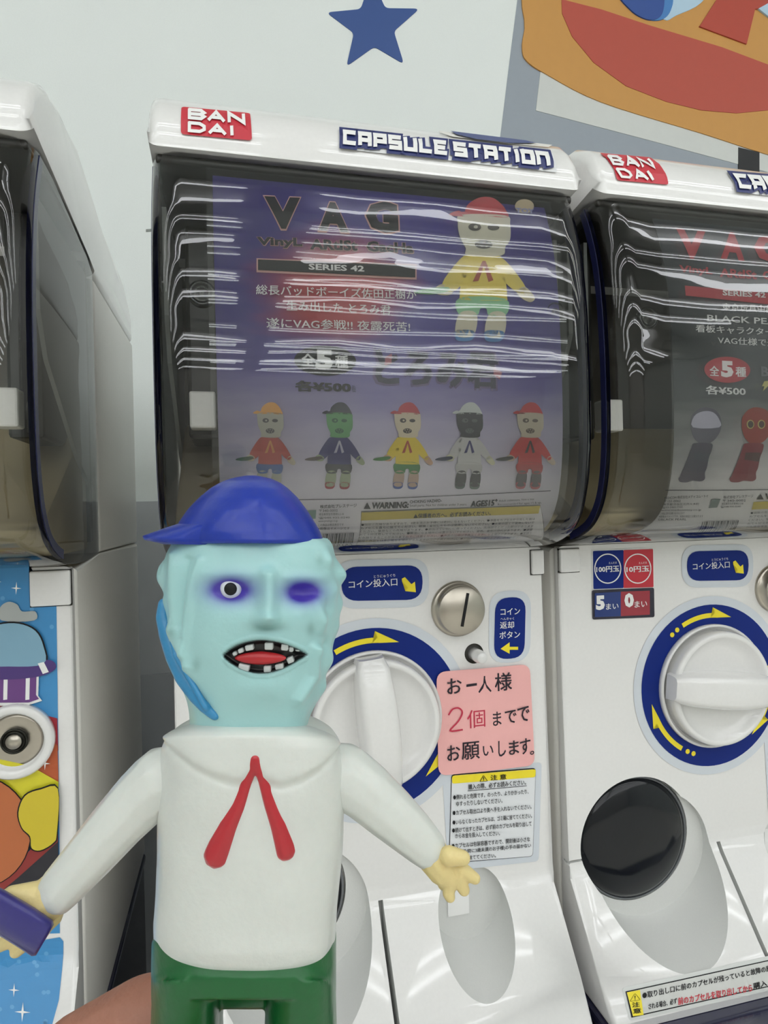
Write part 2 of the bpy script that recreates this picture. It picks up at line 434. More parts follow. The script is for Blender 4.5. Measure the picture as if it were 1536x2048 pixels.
def lower_maker(): return tomesh(loc(extrude_profile([(.512, -.036), (.512, -.411), (.82, -.411), (.82, -.0305), (.60, -.0305)], x0, x1, .004, 3)))
def panel_maker():
    bm = extrude_profile(panel_prof+[(.5115, -.411), (.5115, -.034)], x0+.0008, x1-.0008, .0045, 4)
    def cyl(p, d, rx, rz, n=72, l0=0, l1=.2):
        d = Vector(d).normalized(); c = bmesh.new(); a = []; b = []
        for k in range(n):
            t = 2*math.pi*k/n; o = Vector((rx*math.cos(t), 0, rz*math.sin(t)))
            a.append(c.verts.new(Vector(p)+o+d*l0)); b.append(c.verts.new(Vector(p)+o+d*l1))
        c.faces.new(a); c.faces.new(b[::-1])
        for k in range(n): c.faces.new((a[k], b[k], b[(k+1) % n], a[(k+1) % n]))
        bmesh.ops.recalc_face_normals(c, faces=c.faces[:]); return c
    hole = cyl((XC-.083, .5, -.304), (.0, -1, 0), .0575, .0575, l0=-.03, l1=.05)
    scoop = cyl((XC-.0705, .5, -.3195), (.003, -.055, -.010), .0625, .059, l0=-.0065, l1=.15)
    rec = cyl((XC+.079, .5, -.336), (-.003, -.050, -.010), .0315, .0345, l0=-.0085, l1=.12)
    gr = box(XC-.0005, XC+.0035, .40, .506, -.44, -.3165)
    gr2 = box(x0-.01, XC-.130, .40, .506, -.3135, -.3115)
    return boolean_cut(bm, [c for c in (hole, scoop, rec, gr, gr2)], WHITE, mat('d9dad7', .6, bump=.1, scale=900))  # cut faces greyer and matte, with shade put into their colour
def panel_org(me):
    for v in me.vertices: v.co -= OC
    return me
def rim_maker(x):
    S = Surf(dp); bm = bmesh.new(); A = []; B = []
    s = -1 if x < XC else 1
    for a in S.a[:-6]:
        p = S.at(0, a, -.002); q = S.at(0, a, -.0085)
        A.append(((x+s*.0004, p.y+.017, p.z), (x+s*.0004, q.y+.017, q.z)))
    R0 = [(bm.verts.new(u), bm.verts.new(v), bm.verts.new((v[0]-s*.004, v[1], v[2])), bm.verts.new((u[0]-s*.004, u[1], u[2]))) for u, v in A]
    for a, b in zip(R0, R0[1:]):
        for i in range(4): bm.faces.new((a[i], a[(i+1) % 4], b[(i+1) % 4], b[i]))
    bm.faces.new(R0[0]); bm.faces.new(R0[-1][::-1])
    return tomesh(loc(bm))
def ring_flat(ri, ro, y, n=72):
    bm = bmesh.new(); a = []; b = []
    for k in range(n):
        t = 2*math.pi*k/n
        a.append(bm.verts.new((ri*math.cos(t), y, ri*math.sin(t)))); b.append(bm.verts.new((ro*math.cos(t), y, ro*math.sin(t))))
    for k in range(n): bm.faces.new((a[k], b[k], b[(k+1) % n], a[(k+1) % n]))
    return bm
KZ = -.170-ZB                             # knob centre over the machine base
DOOR = mat('12151a', .1)
DOOR.node_tree.nodes['Principled BSDF'].inputs['Specular IOR Level'].default_value = .4
def build_machine(xc, kind, label):
    root = thing('capsule_machine', label, 'capsule machine', ORG(xc)+Vector((0, 0, H)), 'capsule vending machines in a row')
    autosmooth(part('hood', hood_maker, WHITE, root), 40)
    autosmooth(part('upper_body', upper_maker, WHITE2, root))
    autosmooth(part('lower_body', lower_maker, WHITE2, root))
    autosmooth(part('front_panel', lambda: panel_org(panel_maker()), WHITE, root), 25)
    part('dome', lambda: tomesh(loc(dome_mesh(x0+.001, x1-.001, 0, .60))), CLEAR, root)
    for x in (x0+.001, x1-.001): part('dome_rim', lambda: rim_maker(x), NAVY, root, key='rim%g' % x, smooth=False)
    part('hood_gasket', lambda: tomesh(loc(box(x0+.004, x1-.004, .432, .60, .2335, .2395, .002))), DARK, root)
    # inside the dome
    part('inner_back', lambda: tomesh(loc(box(x0+.006, x1-.006, .592, .6015, -.02, .226))), INNER, root, smooth=False)
    part('capsule_bin', lambda: tomesh(loc(extrude_profile([(.505, -.026), (.475, -.0195), (.455, -.006), (.47, .0), (.585, .082), (.591, .082), (.591, -.026)], x0+.008, x1-.008, .003, 2))), BEIGE, root)
    for s in (-1, 1):
        part('inner_pillar', lambda: tomesh(loc(box(XC+s*.127-.012, XC+s*.127+.012, .50, .592, .06, .224, .003))), DARK, root, key='pil%d' % s, smooth=False)
        part('card_clip', lambda: tomesh(loc(box(XC+s*.1265-.009, XC+s*.1265+.009, .455, .47, .062, .088, .0015))), WHITE2, root, key='clip%d' % s, smooth=False)
        part('screw_boss', lambda: tomesh(loc(lathe([(.0085, .004), (.0085, 0), (.006, -.001), (.006, .001), (.003, .001), (.003, -.001), (.0001, -.001)], 24, 'y', XC+s*.1235, .4125, .142))), SIDECLR, root, key='boss%d' % s)
        bw, bh = (.027, .026) if kind == 'left' else (.0115, .0215) if s == 1 else (.019, .021)
        xa_, xb_ = sorted((XC+s*.1546, XC+s*(.1546-bw))); xc_, xd_ = sorted((XC+s*.1546, XC+s*(.1555-bw-.0016)))
        part('corner_block', lambda: tomesh(loc(box(xa_, xb_, .4965, .506, -.036-bh, -.0365, .0012))), WHITE, root, key='cb%d%s' % (s, kind == 'left'), smooth=False)
        part('block_gap', lambda: tomesh(loc(box(xc_, xd_, .4992, .503, -.0368-bh, -.036, .0003))), DARK, root, key='cg%d%s' % (s, kind == 'left'), smooth=False)
    for s in (-1, 1): part('side_haze_panel', lambda: tomesh(loc(extrude_profile([(.455, .215), (.59, .215), (.59, .03), (.55, .05), (.47, .11), (.455, .14)], XC+s*.149-.0015, XC+s*.149+.0015, 0))), mat('8f918c', .6), root, key='isp%d' % s, smooth=False)  # grey panel added to give the dome side its hazy tone
    # lower front
    dz = -.304-ZB
    part('chute_door', lambda: tomesh(lathe([(.0001, -.004), (.03, -.0025), (.048, .001), (.0545, .005), (.0555, .009), (.0001, .009)], 64, 'y', -.0840, .0, dz)), DOOR, root)
    part('door_ring', lambda: tomesh(lathe([(.0565, .0095), (.0565, .006), (.0545, .0045), (.0545, .0095)], 64, 'y', -.0835, 0, dz)), mat('6d7073', .25), root)
    if kind != 'left':
        K = part('knob_base', lambda: tomesh(lathe([(.0575, .001), (.0575, -.004), (.056, -.006), (.0545, -.004), (.0535, -.002), (.0001, -.002)], 72, 'y')), WHITE, root, loc=(0, 0, KZ))
        part('knob_label', lambda: tomesh(ring_flat(.05, .0755, -.0008)), BLUE, root, loc=(0, 0, KZ), smooth=False)
        part('knob_label_edge', lambda: tomesh(ring_flat(.0745, .0835, -.0005)), PALE, root, loc=(0, 0, KZ), smooth=False)
        def knob_mesh():
            return tomesh(lathe([(.0525, -.002), (.0525, -.013), (.0515, -.0155), (.049, -.0165), (.047, -.0155), (.045, -.012), (.036, -.0085), (.0001, -.0075)], 72, 'y'))
        kn = part('knob', knob_mesh, WHITE, root, loc=(0, 0, KZ))
        def grip_mesh():
            bm = bmesh.new(); n = 14; rr = []
            for i in range(n+1):
                u = -1+2*i/n; zz = u*.0545; hw = .0158-.0025*abs(u)**2; top = -.034+.011*abs(u)**2.4
                if i in (0, n): hw *= .85; top += .002
                rr.append([bm.verts.new(p) for p in ((-hw, -.007, zz), (-hw*.93, top+.004, zz), (-hw*.8, top+.0012, zz), (-hw*.55, top, zz), (hw*.55, top, zz), (hw*.8, top+.0012, zz), (hw*.93, top+.004, zz), (hw, -.007, zz))])
            for a, b in zip(rr, rr[1:]):
                for k in range(8): bm.faces.new((a[k], a[(k+1) % 8], b[(k+1) % 8], b[k]))
            bm.faces.new(rr[0]); bm.faces.new(rr[-1][::-1]); return tomesh(bm)
        g = part('grip', grip_mesh, WHITE, kn); autosmooth(g, 50)
        kn.rotation_euler = (0, {'centre': math.radians(-5), 'right': math.radians(96)}[kind], 0)
        for base in (0, 120, 240):
            key = 'arrow%d' % base
            def am():
                bm = bmesh.new(); pts = []
                R0 = .0655; w = .0022
                for j in range(9): a = math.radians(base+118-j*4); pts.append((R0+w, a))
                pts.append((R0+.0075, math.radians(base+88))); pts.append((R0+.001, math.radians(base+70))); pts.append((R0-w, math.radians(base+84)))
                for j in range(9): a = math.radians(base+86+j*4); pts.append((R0-w, a))
                bm.faces.new([bm.verts.new((r*math.cos(a), -.0012, r*math.sin(a))) for r, a in pts])
                for dd in (124, 130):
                    a = math.radians(base+dd); bm.faces.new([bm.verts.new((R0*math.cos(a)+.0024*math.cos(t*.785), -.0012, R0*math.sin(a)+.0024*math.sin(t*.785))) for t in range(8)])
                bmesh.ops.triangulate(bm, faces=bm.faces[:]); return tomesh(bm)
            part('turn_arrow', am, YEL, root, key=key, loc=(0, 0, KZ), smooth=False)
        # coin slot
        cp = panelS.at(*panelS.inv(915, 1217))-OC
        part('slot_plate', lambda: tomesh(lathe([(.0235, .001), (.0235, -.0015), (.022, -.003), (.0205, -.003), (.0205, -.0105), (.0195, -.0118), (.0001, -.0118)], 48, 'y', cp.x, 0, cp.z)), METAL, root)
        part('coin_slot', lambda: tomesh(box(cp.x+.001, cp.x+.0035, -.0122, -.0100, cp.z-.0135, cp.z+.0145, rot=Matrix.Rotation(math.radians(12), 3, 'Y'))), BLACK, root, smooth=False)
        bp_ = panelS.at(*panelS.inv(948, 1307))-OC
        part('button_hole', lambda: tomesh(lathe([(.0085, .0005), (.0085, -.0004), (.0001, -.0004)], 28, 'y', bp_.x, 0, bp_.z)), DARK, root)
        part('return_button', lambda: tomesh(lathe([(.0055, 0), (.0055, -.012), (.005, -.013), (.0045, -.018), (.004, -.019), (.0001, -.019)], 28, 'y', bp_.x, 0, bp_.z)), WHITE, root)
        # factory stickers drawn once from the middle machine
        def stick(name, fn, m):
            if name not in cache:
                before = Ink(panelS, None, OC); o = fn(before); cache[name] = o.data; C.objects.unlink(o)
            return obj(name.split('#')[0], cache[name], m, root)
        stick('coin_label_edge', lambda I: I.rrect('a', [(668, 1120), (858, 1116), (857, 1214), (670, 1218)], PALE, 1, .017), PALE)
        stick('coin_label', lambda I: I.rrect('a', [(682, 1134), (845, 1130), (844, 1199), (683, 1202)], BLUE, 2, .0135), BLUE)
        stick('lettering#c1', lambda I: I.text('コイン投入口', (697, 1177), (794, 1171), 16, SIGNW, 3, .008), SIGNW)
        stick('lettering#c2', lambda I: I.text('とうにゅうぐち', (747, 1156), (790, 1153), 6, SIGNW, 3), SIGNW)
        stick('arrow_mark#c3', lambda I: I.poly('a', [(803, 1157), (809, 1154), (822, 1168), (829, 1163), (831, 1184), (810, 1182), (816, 1175), (803, 1162)], YEL, 3), YEL)
        stick('return_label_edge', lambda I: I.rrect('a', [(978, 1183), (1062, 1179), (1060, 1322), (977, 1328)], PALE, 1, .0165), PALE)
        stick('return_label', lambda I: I.rrect('a', [(990, 1196), (1051, 1193), (1048, 1315), (987, 1319)], BLUE, 2, .0125), BLUE)
        stick('lettering#r1', lambda I: I.text('コイン', (1000, 1230), (1039, 1228), 13, SIGNW, 3, .008), SIGNW)
        stick('lettering#r2', lambda I: I.text('返却', (999, 1257), (1027, 1256), 14, SIGNW, 3, .008), SIGNW)
        stick('lettering#r3', lambda I: I.text('ボタン', (998, 1277), (1039, 1275), 14, SIGNW, 3, .008), SIGNW)
        stick('lettering#r5', lambda I: I.text('へんきゃく', (1000, 1240), (1027, 1239), 5, SIGNW, 3), SIGNW)
        stick('arrow_mark#r4', lambda I: I.poly('a', [(1000, 1297), (1018, 1284), (1018, 1293), (1035, 1293), (1035, 1299), (1018, 1299), (1018, 1307)], YEL, 3), YEL)
        stick('caution_label_edge', lambda I: I.rrect('a', [(884, 1545), (1083, 1524), (1077, 1722), (896, 1742)], PALE, 1, .004), mat('c9cdd2', .4))
        stick('caution_border', lambda I: I.rrect('a', [(902, 1548), (1071, 1535), (1065, 1712), (897, 1726)], INK, 2, .0035), INK)
        stick('caution_label', lambda I: I.rrect('a', [(903, 1550), (1070, 1537), (1064, 1711), (898, 1724)], PAPER, 3, .0033), mat('ccd0d6', .5))
        stick('caution_band', lambda I: I.rrect('a', [(903, 1550), (1070, 1537), (1069, 1553), (903, 1566)], YEL, 4, .002), mat('d8c62e', .5))
        rows_t = [('⚠ 注 意', 958, 1562, 1011, 1558, 12, .02), ('購入の際、必ずお読みください。', 935, 1578, 1050, 1568, 11, .015),
                  ('●倒れると危険です。のったり、よりかかったり、', 905, 1598, 1055, 1586, 10, .012), ('ゆすったりしないでください。', 911, 1611, 1003, 1604, 10, .012),
                  ('●カプセル取出口より奥へ手を入れないでください。', 904, 1629, 1061, 1616, 10, .012),
                  ('●いらなくなったカプセルは、ゴミ箱に捨ててください。', 904, 1648, 1062, 1634, 10, .012),
                  ('●続けて出すときは、必ず前のカプセルを取り出して', 903, 1664, 1061, 1650, 10, .012), ('からお金を投入してください。', 909, 1675, 998, 1669, 10, .012),
                  ('●カプセルは包装容器ですので、開封後は小さな', 902, 1695, 1058, 1681, 10, .012), ('お子様(特に3歳未満のお子様)の手の届かない', 908, 1708, 1060, 1694, 10, .012),
                  ('ところに捨ててください。', 907, 1720, 990, 1713, 9, .012)]
        for k, (s, a, b, c, d, h, bo) in enumerate(rows_t):
            stick('lettering#w%d' % k, lambda I: I.text(s, (a, b), (c, d), h, INK, 5, bo), INK)
        stick('rule#u', lambda I: I.stroke('a', [[(934, 1580), (1051, 1570)]], 1.2, INK, 5), INK)
    # hood lettering
    return root
MC = build_machine(XC, 'centre', 'white capsule machine in the middle, with purple toy card and pink handwritten note')
MR = build_machine(XR_, 'right', 'white capsule machine at the right edge, black toy card and horizontal knob')
ML = build_machine(XL, 'left', 'white capsule machine at the left edge, with blue starry front sticker')

# small white sticker inside the lock recess of the middle and right machine
for R_ in (MC, MR):
    part('recess_sticker', lambda: tomesh(box(.062, .081, .0065, .0085, -.346-ZB, -.318-ZB)), SIGNW, R_, smooth=False)

# ---- logo panels on the hoods
STR = {'C': [[(1, 0), (0, 0), (0, 1), (1, 1)]], 'A': [[(0, 1), (0, 0), (1, 0), (1, 1)], [(0, .58), (1, .58)]], 'P': [[(0, 1), (0, 0), (1, 0), (1, .55), (.15, .55)]],
       'S': [[(1, 0), (0, 0), (0, .5), (1, .5), (1, 1), (0, 1)]], 'U': [[(0, 0), (0, 1), (1, 1), (1, 0)]], 'L': [[(0, 0), (0, 1), (1, 1)]],
       'E': [[(1, 0), (0, 0), (0, 1), (1, 1)], [(0, .5), (.85, .5)]], 'T': [[(0, 0), (1, 0)], [(.5, 0), (.5, 1)]], 'I': [[(.5, 0), (.5, 1)]],
       'O': [[(0, 0), (1, 0), (1, 1), (0, 1), (0, -.08)]], 'N': [[(0, 1), (0, 0), (1, 0), (1, 1)]]}
def quad(p, u, v):
    tl, tr, br, bl = [Vector(q) for q in p]; return tuple(tl.lerp(tr, u).lerp(bl.lerp(br, u), v))
def capsule_station(I, p, lay=1):
    I.rrect('logo_film', [quad(p, -.015, -.22), quad(p, 1.015, -.22), quad(p, 1.02, 1.3), quad(p, -.015, 1.25)], mat('e2e3e4', .3), lay, .002)
    word = 'CAPSULESTATION'; n = len(word); paths = []
    wd = {'I': .45}; tot = sum(wd.get(c, 1) for c in word)+.4; x = 0
    for k, c in enumerate(word):
        if k == 7: x += .3
        cw = wd.get(c, 1)
        for st in STR[c]: paths.append([quad(p, (x+.18+.64*a*cw/1)/tot if c != 'I' else (x+.5*cw)/tot, .12+b*.76) for a, b in st])
        x += cw
    sc = math.dist(p[0], p[1])/tot
    I.stroke('logo_outline', paths, sc*.70, mat('1f2a66', .4), lay+1)
    I.stroke('logo_lettering', paths, sc*.26, SIGNW, lay+2)
def bandai(I, p, lay=1):
    I.rrect('maker_logo', p, RED, lay, .0025)
    L_ = {'B': [[(0, 0), (.8, 0), (1, .25), (.75, .5), (1, .72), (.8, 1), (0, 1), (0, 0)], [(0, .5), (.75, .5)]], 'A': [[(0, 1), (.5, 0), (1, 1)], [(.3, .68), (.72, .68)]], 'N': [[(0, 1), (0, 0), (1, 1), (1, 0)]], 'D': [[(0, 0), (.7, 0), (1, .3), (1, .7), (.7, 1), (0, 1), (0, 0)]], 'I': [[(.1, 0), (.1, 1)]]}
    def rowof(word, v0, v1):
        x = .12; ps = []
        for c in word:
            for st in L_[c]: ps.append([quad(p, x+.21*a, v0+(v1-v0)*b) for a, b in st])
            x += .29 if c != 'B' else .28
        return ps
    I.stroke('logo_lettering', rowof('BAN', .13, .42)+rowof('DAI', .60, .88), math.dist(p[0], p[1])*.046, SIGNW, lay+1); return
    def put(s, u0, v1, u1, h):
        a = quad(p, u0, v1); b = quad(p, u1, v1); t = quad(p, u0, v1-h)
        vs, fs = text_data(s, .055); 
        return I.text(s, a, b, math.dist(a, t), SIGNW, lay+1, .055, lean=t[0]-a[0]+.025*math.dist(a, t))
    put('BAN', .10, .48, .90, .36); put('DAI', .10, .89, .74, .36)
IC = Ink(hoodS, MC, OC, .0009); OR = ORG(XR_)
bandai(IC, [(363, 216), (500, 229), (504, 283), (362, 270)])
capsule_station(IC, [(683, 267), (1098, 312), (1103, 338), (683, 293)])
IR = Ink(hoodS, MR, OR, .0009)
bandai(IR, [(1198, 308), (1300, 317), (1336, 371), (1233, 362)])
capsule_station(IR, [(1460, 353), (1860, 386), (1875, 418), (1473, 380)])
IC.poly('torn_sticker', [(876, 258), (897, 262), (990, 272), (1066, 275), (1104, 290), (1096, 297), (1000, 287), (905, 276), (880, 268)], mat('dcdad4', .5), 1)
IC.poly('torn_print', [(900, 264), (930, 266), (1000, 277), (1050, 284), (1074, 291), (1020, 291), (950, 283), (912, 274)], mat('4a5580', .5), 2)

# ---------------------------------------------------------------- display cards
cardS = Surf([(lambda q: (q.y, q.z))(Surf(dp).at(0, a, -.0065)) for a in Surf(dp).a])
sleeveS = Surf([(lambda q: (q.y, q.z))(Surf(dp).at(0, a, -.0040)) for a in Surf(dp).a])
def card_material(name, stops, glow=None, zc=0):
    "flat print: vertical gradient with cloudy variation, optional red blot"
    M = bpy.data.materials.new(name); M.use_nodes = True; nt = M.node_tree; b = nt.nodes['Principled BSDF']; L = nt.links.new
    b.inputs['Roughness'].default_value = .45
    tc = nt.nodes.new('ShaderNodeTexCoord'); sx = nt.nodes.new('ShaderNodeSeparateXYZ'); L(tc.outputs['Object'], sx.inputs[0])
    nz = nt.nodes.new('ShaderNodeTexNoise'); nz.inputs['Scale'].default_value = 28; nz.inputs['Detail'].default_value = 5
    mp = nt.nodes.new('ShaderNodeMapping'); mp.inputs['Scale'].default_value = (.4, 1, 1.6); L(tc.outputs['Object'], mp.inputs[0]); L(mp.outputs[0], nz.inputs['Vector'])
    ad = nt.nodes.new('ShaderNodeMath'); ad.operation = 'MULTIPLY_ADD'; ad.inputs[1].default_value = .05; L(nz.outputs['Fac'], ad.inputs[0]); L(sx.outputs['Z'], ad.inputs[2])
    mr = nt.nodes.new('ShaderNodeMapRange'); mr.inputs['From Min'].default_value = -.01+.025; mr.inputs['From Max'].default_value = .25+.025; L(ad.outputs[0], mr.inputs[0])
    cr = nt.nodes.new('ShaderNodeValToRGB'); L(mr.outputs[0], cr.inputs[0]); el = cr.color_ramp.elements
    while len(el) > 1: el.remove(el[-1])
    for i, (p, c) in enumerate(stops):
        e = el[0] if i == 0 else el.new(p); e.position = p; e.color = lin(c)
    last = cr.outputs[0]
    if glow:
        gx, gz, rx, rz, colr = glow
        vm = nt.nodes.new('ShaderNodeMapping'); vm.inputs['Scale'].default_value = (1/rx, 0, 1/rz); vm.inputs['Location'].default_value = (-gx/rx, 0, -gz/rz); L(tc.outputs['Object'], vm.inputs[0])
        ln = nt.nodes.new('ShaderNodeVectorMath'); ln.operation = 'LENGTH'; L(vm.outputs[0], ln.inputs[0])
        a2 = nt.nodes.new('ShaderNodeMath'); a2.operation = 'MULTIPLY_ADD'; a2.inputs[1].default_value = .9; L(nz.outputs['Fac'], a2.inputs[0]); L(ln.outputs['Value'], a2.inputs[2])
        m2 = nt.nodes.new('ShaderNodeMapRange'); m2.interpolation_type = 'SMOOTHSTEP'; m2.inputs['From Min'].default_value = 1.5; m2.inputs['From Max'].default_value = .75; L(a2.outputs[0], m2.inputs[0])
        mx = nt.nodes.new('ShaderNodeMix'); mx.data_type = 'RGBA'; L(m2.outputs[0], mx.inputs[0]); L(last, mx.inputs[6]); mx.inputs[7].default_value = lin(colr); last = mx.outputs[2]
    L(last, b.inputs['Base Color']); return M
def card(name, label, xa, xb, M, org_x):
    s0 = 0.010; s1 = cardS.a[-1]-.026
    base = cardS.at((xa+xb)/2, s1)
    n = int((s1-s0)/.006); bm = bmesh.new(); R0 = []
    for i in range(n+1):
        s = s0+(s1-s0)*i/n
        R0.append([bm.verts.new(cardS.at(x, s, -.0005)-base) for x in (xa, xb)]+[bm.verts.new(cardS.at(x, s, 0)-base) for x in (xb, xa)])
    for a, b in zip(R0, R0[1:]):
        for k in range(4): bm.faces.new((a[k], a[(k+1) % 4], b[(k+1) % 4], b[k]))
    bm.faces.new(R0[0]); bm.faces.new(R0[-1][::-1])
    root = thing(name, label, 'display card', base+Vector((0, 0, H)))
    obj('card_sheet', tomesh(bm), M, root)
    bm = bmesh.new(); R0 = []
    for i in range(n+3):
        s = s0-.004+(s1-s0+.012)*i/(n+2)
        R0.append([bm.verts.new(sleeveS.at(xa-.004+(xb-xa+.008)*j/12, s, 0)-base) for j in range(13)])
    for a, b in zip(R0, R0[1:]):
        for k in range(12): bm.faces.new((a[k], a[k+1], b[k+1], b[k]))
    obj('card_sleeve', tomesh(bm), SLEEVE, root)
    return root, base
def ax(x): return cardS.inv(*x)[0]
# toy figure artwork: outline of each coloured patch in a 0..100 wide by 0..150 high frame
FIG = {
 'arms': [[(34, 62), (24, 68), (8, 92), (18, 100), (32, 86)], [(64, 62), (76, 70), (93, 94), (86, 100), (68, 84)]],
 'hands': [[(8, 92), (0, 98), (4, 103), (16, 103), (19, 97)], [(92, 93), (102, 104), (98, 109), (90, 106), (84, 99)]],
 'torso': [[(34, 61), (50, 59), (66, 61), (72, 70), (72, 80), (74, 104), (70, 108), (30, 108), (26, 104), (28, 80), (28, 70)]],
 'shorts': [[(26, 106), (72, 106), (73, 123), (56, 124), (53, 117), (47, 117), (43, 124), (25, 123)]],
 'legs': [[(26, 122), (43, 122), (40, 145), (22, 145)], [(56, 122), (72, 122), (70, 145), (52, 145)]],
 'shoes': [[(23, 140), (39, 140), (41, 146), (36, 151), (24, 151), (21, 146)], [(53, 140), (69, 140), (71, 146), (66, 151), (54, 151), (51, 146)]],
 'head': [[(28, 19), (72, 19), (77, 28), (77, 44), (72, 52), (68, 61), (34, 61), (32, 54), (26, 42), (24, 28)]],
 'cap': [[(30, 20), (33, 10), (41, 3), (50, 0), (60, 1), (68, 7), (73, 14), (74, 21), (50, 20), (30, 21), (16, 20), (18, 17), (26, 15)]],
 'baton': [[(-20, 102), (-12, 98), (12, 95), (15, 99), (0, 103)]],
}
def figure(I, x, y, sx, sy, cols, lay=2):
    def tr(p): return (x+(p[0]-50)*sx, y+p[1]*sy+(p[0]-50)*sx*.02)
    for k in ('arms', 'hands', 'legs', 'shoes', 'shorts', 'torso', 'head', 'cap', 'baton'):
        polys = [I.q([tr(q) for q in catmull(p, 4)]) for p in FIG[k]]
        I.metric('toy_print', polys, mat(cols[k], .5), lay+('head', 'cap', 'baton').count(k)*.5)
    face = mat(cols['face'], .5)
    e = [I.q([tr((cx+rx*math.cos(a), cy+ry*math.sin(a))) for a in [k*math.pi/8 for k in range(16)]]) for cx, cy, rx, ry in ((41, 32, 6.5, 4), (60, 32, 6, 3), (50, 50, 9, 4.5))]
    I.metric('face_print', e, face, lay+1)
    I.metric('face_print', [I.q([tr((cx+r*math.cos(a), cy+r*.8*math.sin(a))) for a in [k*math.pi/4 for k in range(8)]]) for cx, cy, r in ((42, 32, 2.2), (45, 48.5, 1.1), (50, 47.8, 1.1), (55, 48.5, 1.1), (48, 52, 1.1), (53, 52, 1.1))], mat(cols['dots'], .5), lay+1.4)  # eye dot and tooth dots of the printed face
    I.metric('tie_print', [I.q([tr(q) for q in p]) for p in ([(49, 67), (52, 67), (45, 88), (39, 89)], [(49, 67), (52, 67), (60, 87), (55, 89)])], mat(cols['tie'], .5), lay+.5)
WCARD = card_material('purple_card_print', [(0, 'f2f0f2'), (.2, 'e2dde6'), (.36, 'b3acc6'), (.48, '7d74ae'), (.7, '544b98'), (1, '423984')],  # printed gradient, its pale low stops raised to stand in for missing light
                      glow=(ax((665, 460))-(ax((428, 600))+ax((1122, 600)))/2, .175, .066, .052, 'b84850'))
xa, xb = ax((430, 600)), ax((1122, 700))
cr_, cb = card('display_card', 'purple toy advertising card behind the clear dome of the middle machine', xa, xb, WCARD, XC)
I = Ink(cardS, cr_, cb)
PINK = mat('d9a8a0', .5)
for (ch, a, b, c, d, h) in (('V', 530, 458, 603, 460, 64), ('A', 637, 462, 697, 466, 58), ('G', 732, 464, 797, 468, 62)):
    I.text(ch, (a-3, b+3), (c+3, d+3), h+6, PINK, 1, .075); I.text(ch, (a, b), (c, d), h, INK, 2, .06)
for s, a, b, c, d, h in (('VinyL', 514, 496, 605, 498, 21), ('ARtISt', 620, 500, 715, 503, 21), ('GacHa', 733, 504, 827, 508, 21)):
    I.text(s, (a-1, b+1), (c+1, d+1), h+2, PINK, 1, .07); I.text(s, (a, b), (c, d), h, INK, 2, .04)
I.poly('title_bar_edge', [(513, 517), (833, 529), (833, 560), (513, 545)], PINK, 1)
I.poly('title_bar', [(516, 520), (830, 532), (830, 556), (516, 541)], INK, 2)
I.text('SERIES 42', (617, 541), (728, 545), 12, SIGNW, 3, .03)
I.text('総長バッドボーイズ佐田正樹が', (512, 590), (833, 600), 20, SIGNW, 2, .012)
I.text('生み出した とろみ君', (573, 622), (781, 630), 20, SIGNW, 2, .012)
I.text('遂にVAG参戦!! 夜露死苦!', (533, 656), (820, 664), 20, SIGNW, 2, .012)
I.ell('count_oval', 650, 722, 62, 30, INK, 2, .03)
I.text('全', (603, 733), (629, 734), 26, SIGNW, 3, .03); I.text('5', (631, 740), (666, 741), 40, SIGNW, 3, .06); I.text('種', (670, 737), (696, 738), 26, SIGNW, 3, .03)
I.text('各¥500', (590, 783), (702, 786), 22, INK, 2, .05); I.text('税込', (704, 785), (711, 785), 14, INK, 2, .0)
I.text('とろみ君', (745, 776), (1000, 782), 82, mat('6d5a86', .5), 1, .08); I.text('とろみ君', (750, 772), (996, 778), 74, mat('2b2c46', .5), 2, .045)
I.poly('brush_patch', [(770, 715), (783, 708), (782, 728), (768, 732)], mat('b5707c', .5), 3); I.poly('brush_patch', [(985, 735), (1003, 745), (998, 760), (986, 750)], mat('b5707c', .5), 3)
figure(I, 966, 396, 1.97, 1.9, dict(arms='dcc95a', hands='cfc3a0', torso='dfcb52', shorts='8fc69a', legs='d3cbb4', shoes='4f86bd', head='cbc7b4', cap='b94850', baton='79ad7c', face='4b4744', dots='c9c5b8', tie='a34a34'))
I.text('©佐田正樹(バッドボーイズ)', (1033, 680), (1100, 682), 7, mat('b8b4cc', .5), 2)
I.ell('maker_mark', 1048, 414, 19, 14, mat('b9a889', .5), 2); I.text('TOY', (1030, 428), (1068, 430), 10, mat('8b8fb8', .5), 3, .04)
F5 = [(538, dict(arms='a83426', hands='b7ad96', torso='a83426', shorts='1f4a8c', legs='a5a391', shoes='9a3a34', head='a7a596', cap='d59a3c', baton='2f4a34', face='3c3a3c', dots='a7a596', tie='c98b4a')),
      (676, dict(arms='322f6c', hands='9aa482', torso='322f6c', shorts='2c2c36', legs='9aa482', shoes='9a2c34', head='5f9a62', cap='1d2233', baton='4c3f3c', face='2c5a3c', dots='5f9a62', tie='b9b4c4')),
      (812, dict(arms='e0c832', hands='c39a7a', torso='e0c832', shorts='357a3c', legs='b59a86', shoes='1f4a9c', head='d2c6ac', cap='b8323f', baton='3f7a3c', face='3c3634', dots='d2c6ac', tie='a8442c')),
      (936, dict(arms='c3c1be', hands='c9c6a6', torso='c6c4c1', shorts='b9b7b4', legs='1a1a1e', shoes='4a5c54', head='2c2e33', cap='ccd0ca', baton='26304c', face='55575c', dots='2c2e33', tie='322f6c')),
      (1057, dict(arms='b62a2c', hands='b7a796', torso='b62a2c', shorts='a42a2c', legs='4c4044', shoes='a8444a', head='b3a994', cap='b0202c', baton='1f2420', face='55493f', dots='b3a994', tie='2a1a1c'))]
for k, (x, co) in enumerate(F5): figure(I, x+2, 805, .98, 1.14, co)
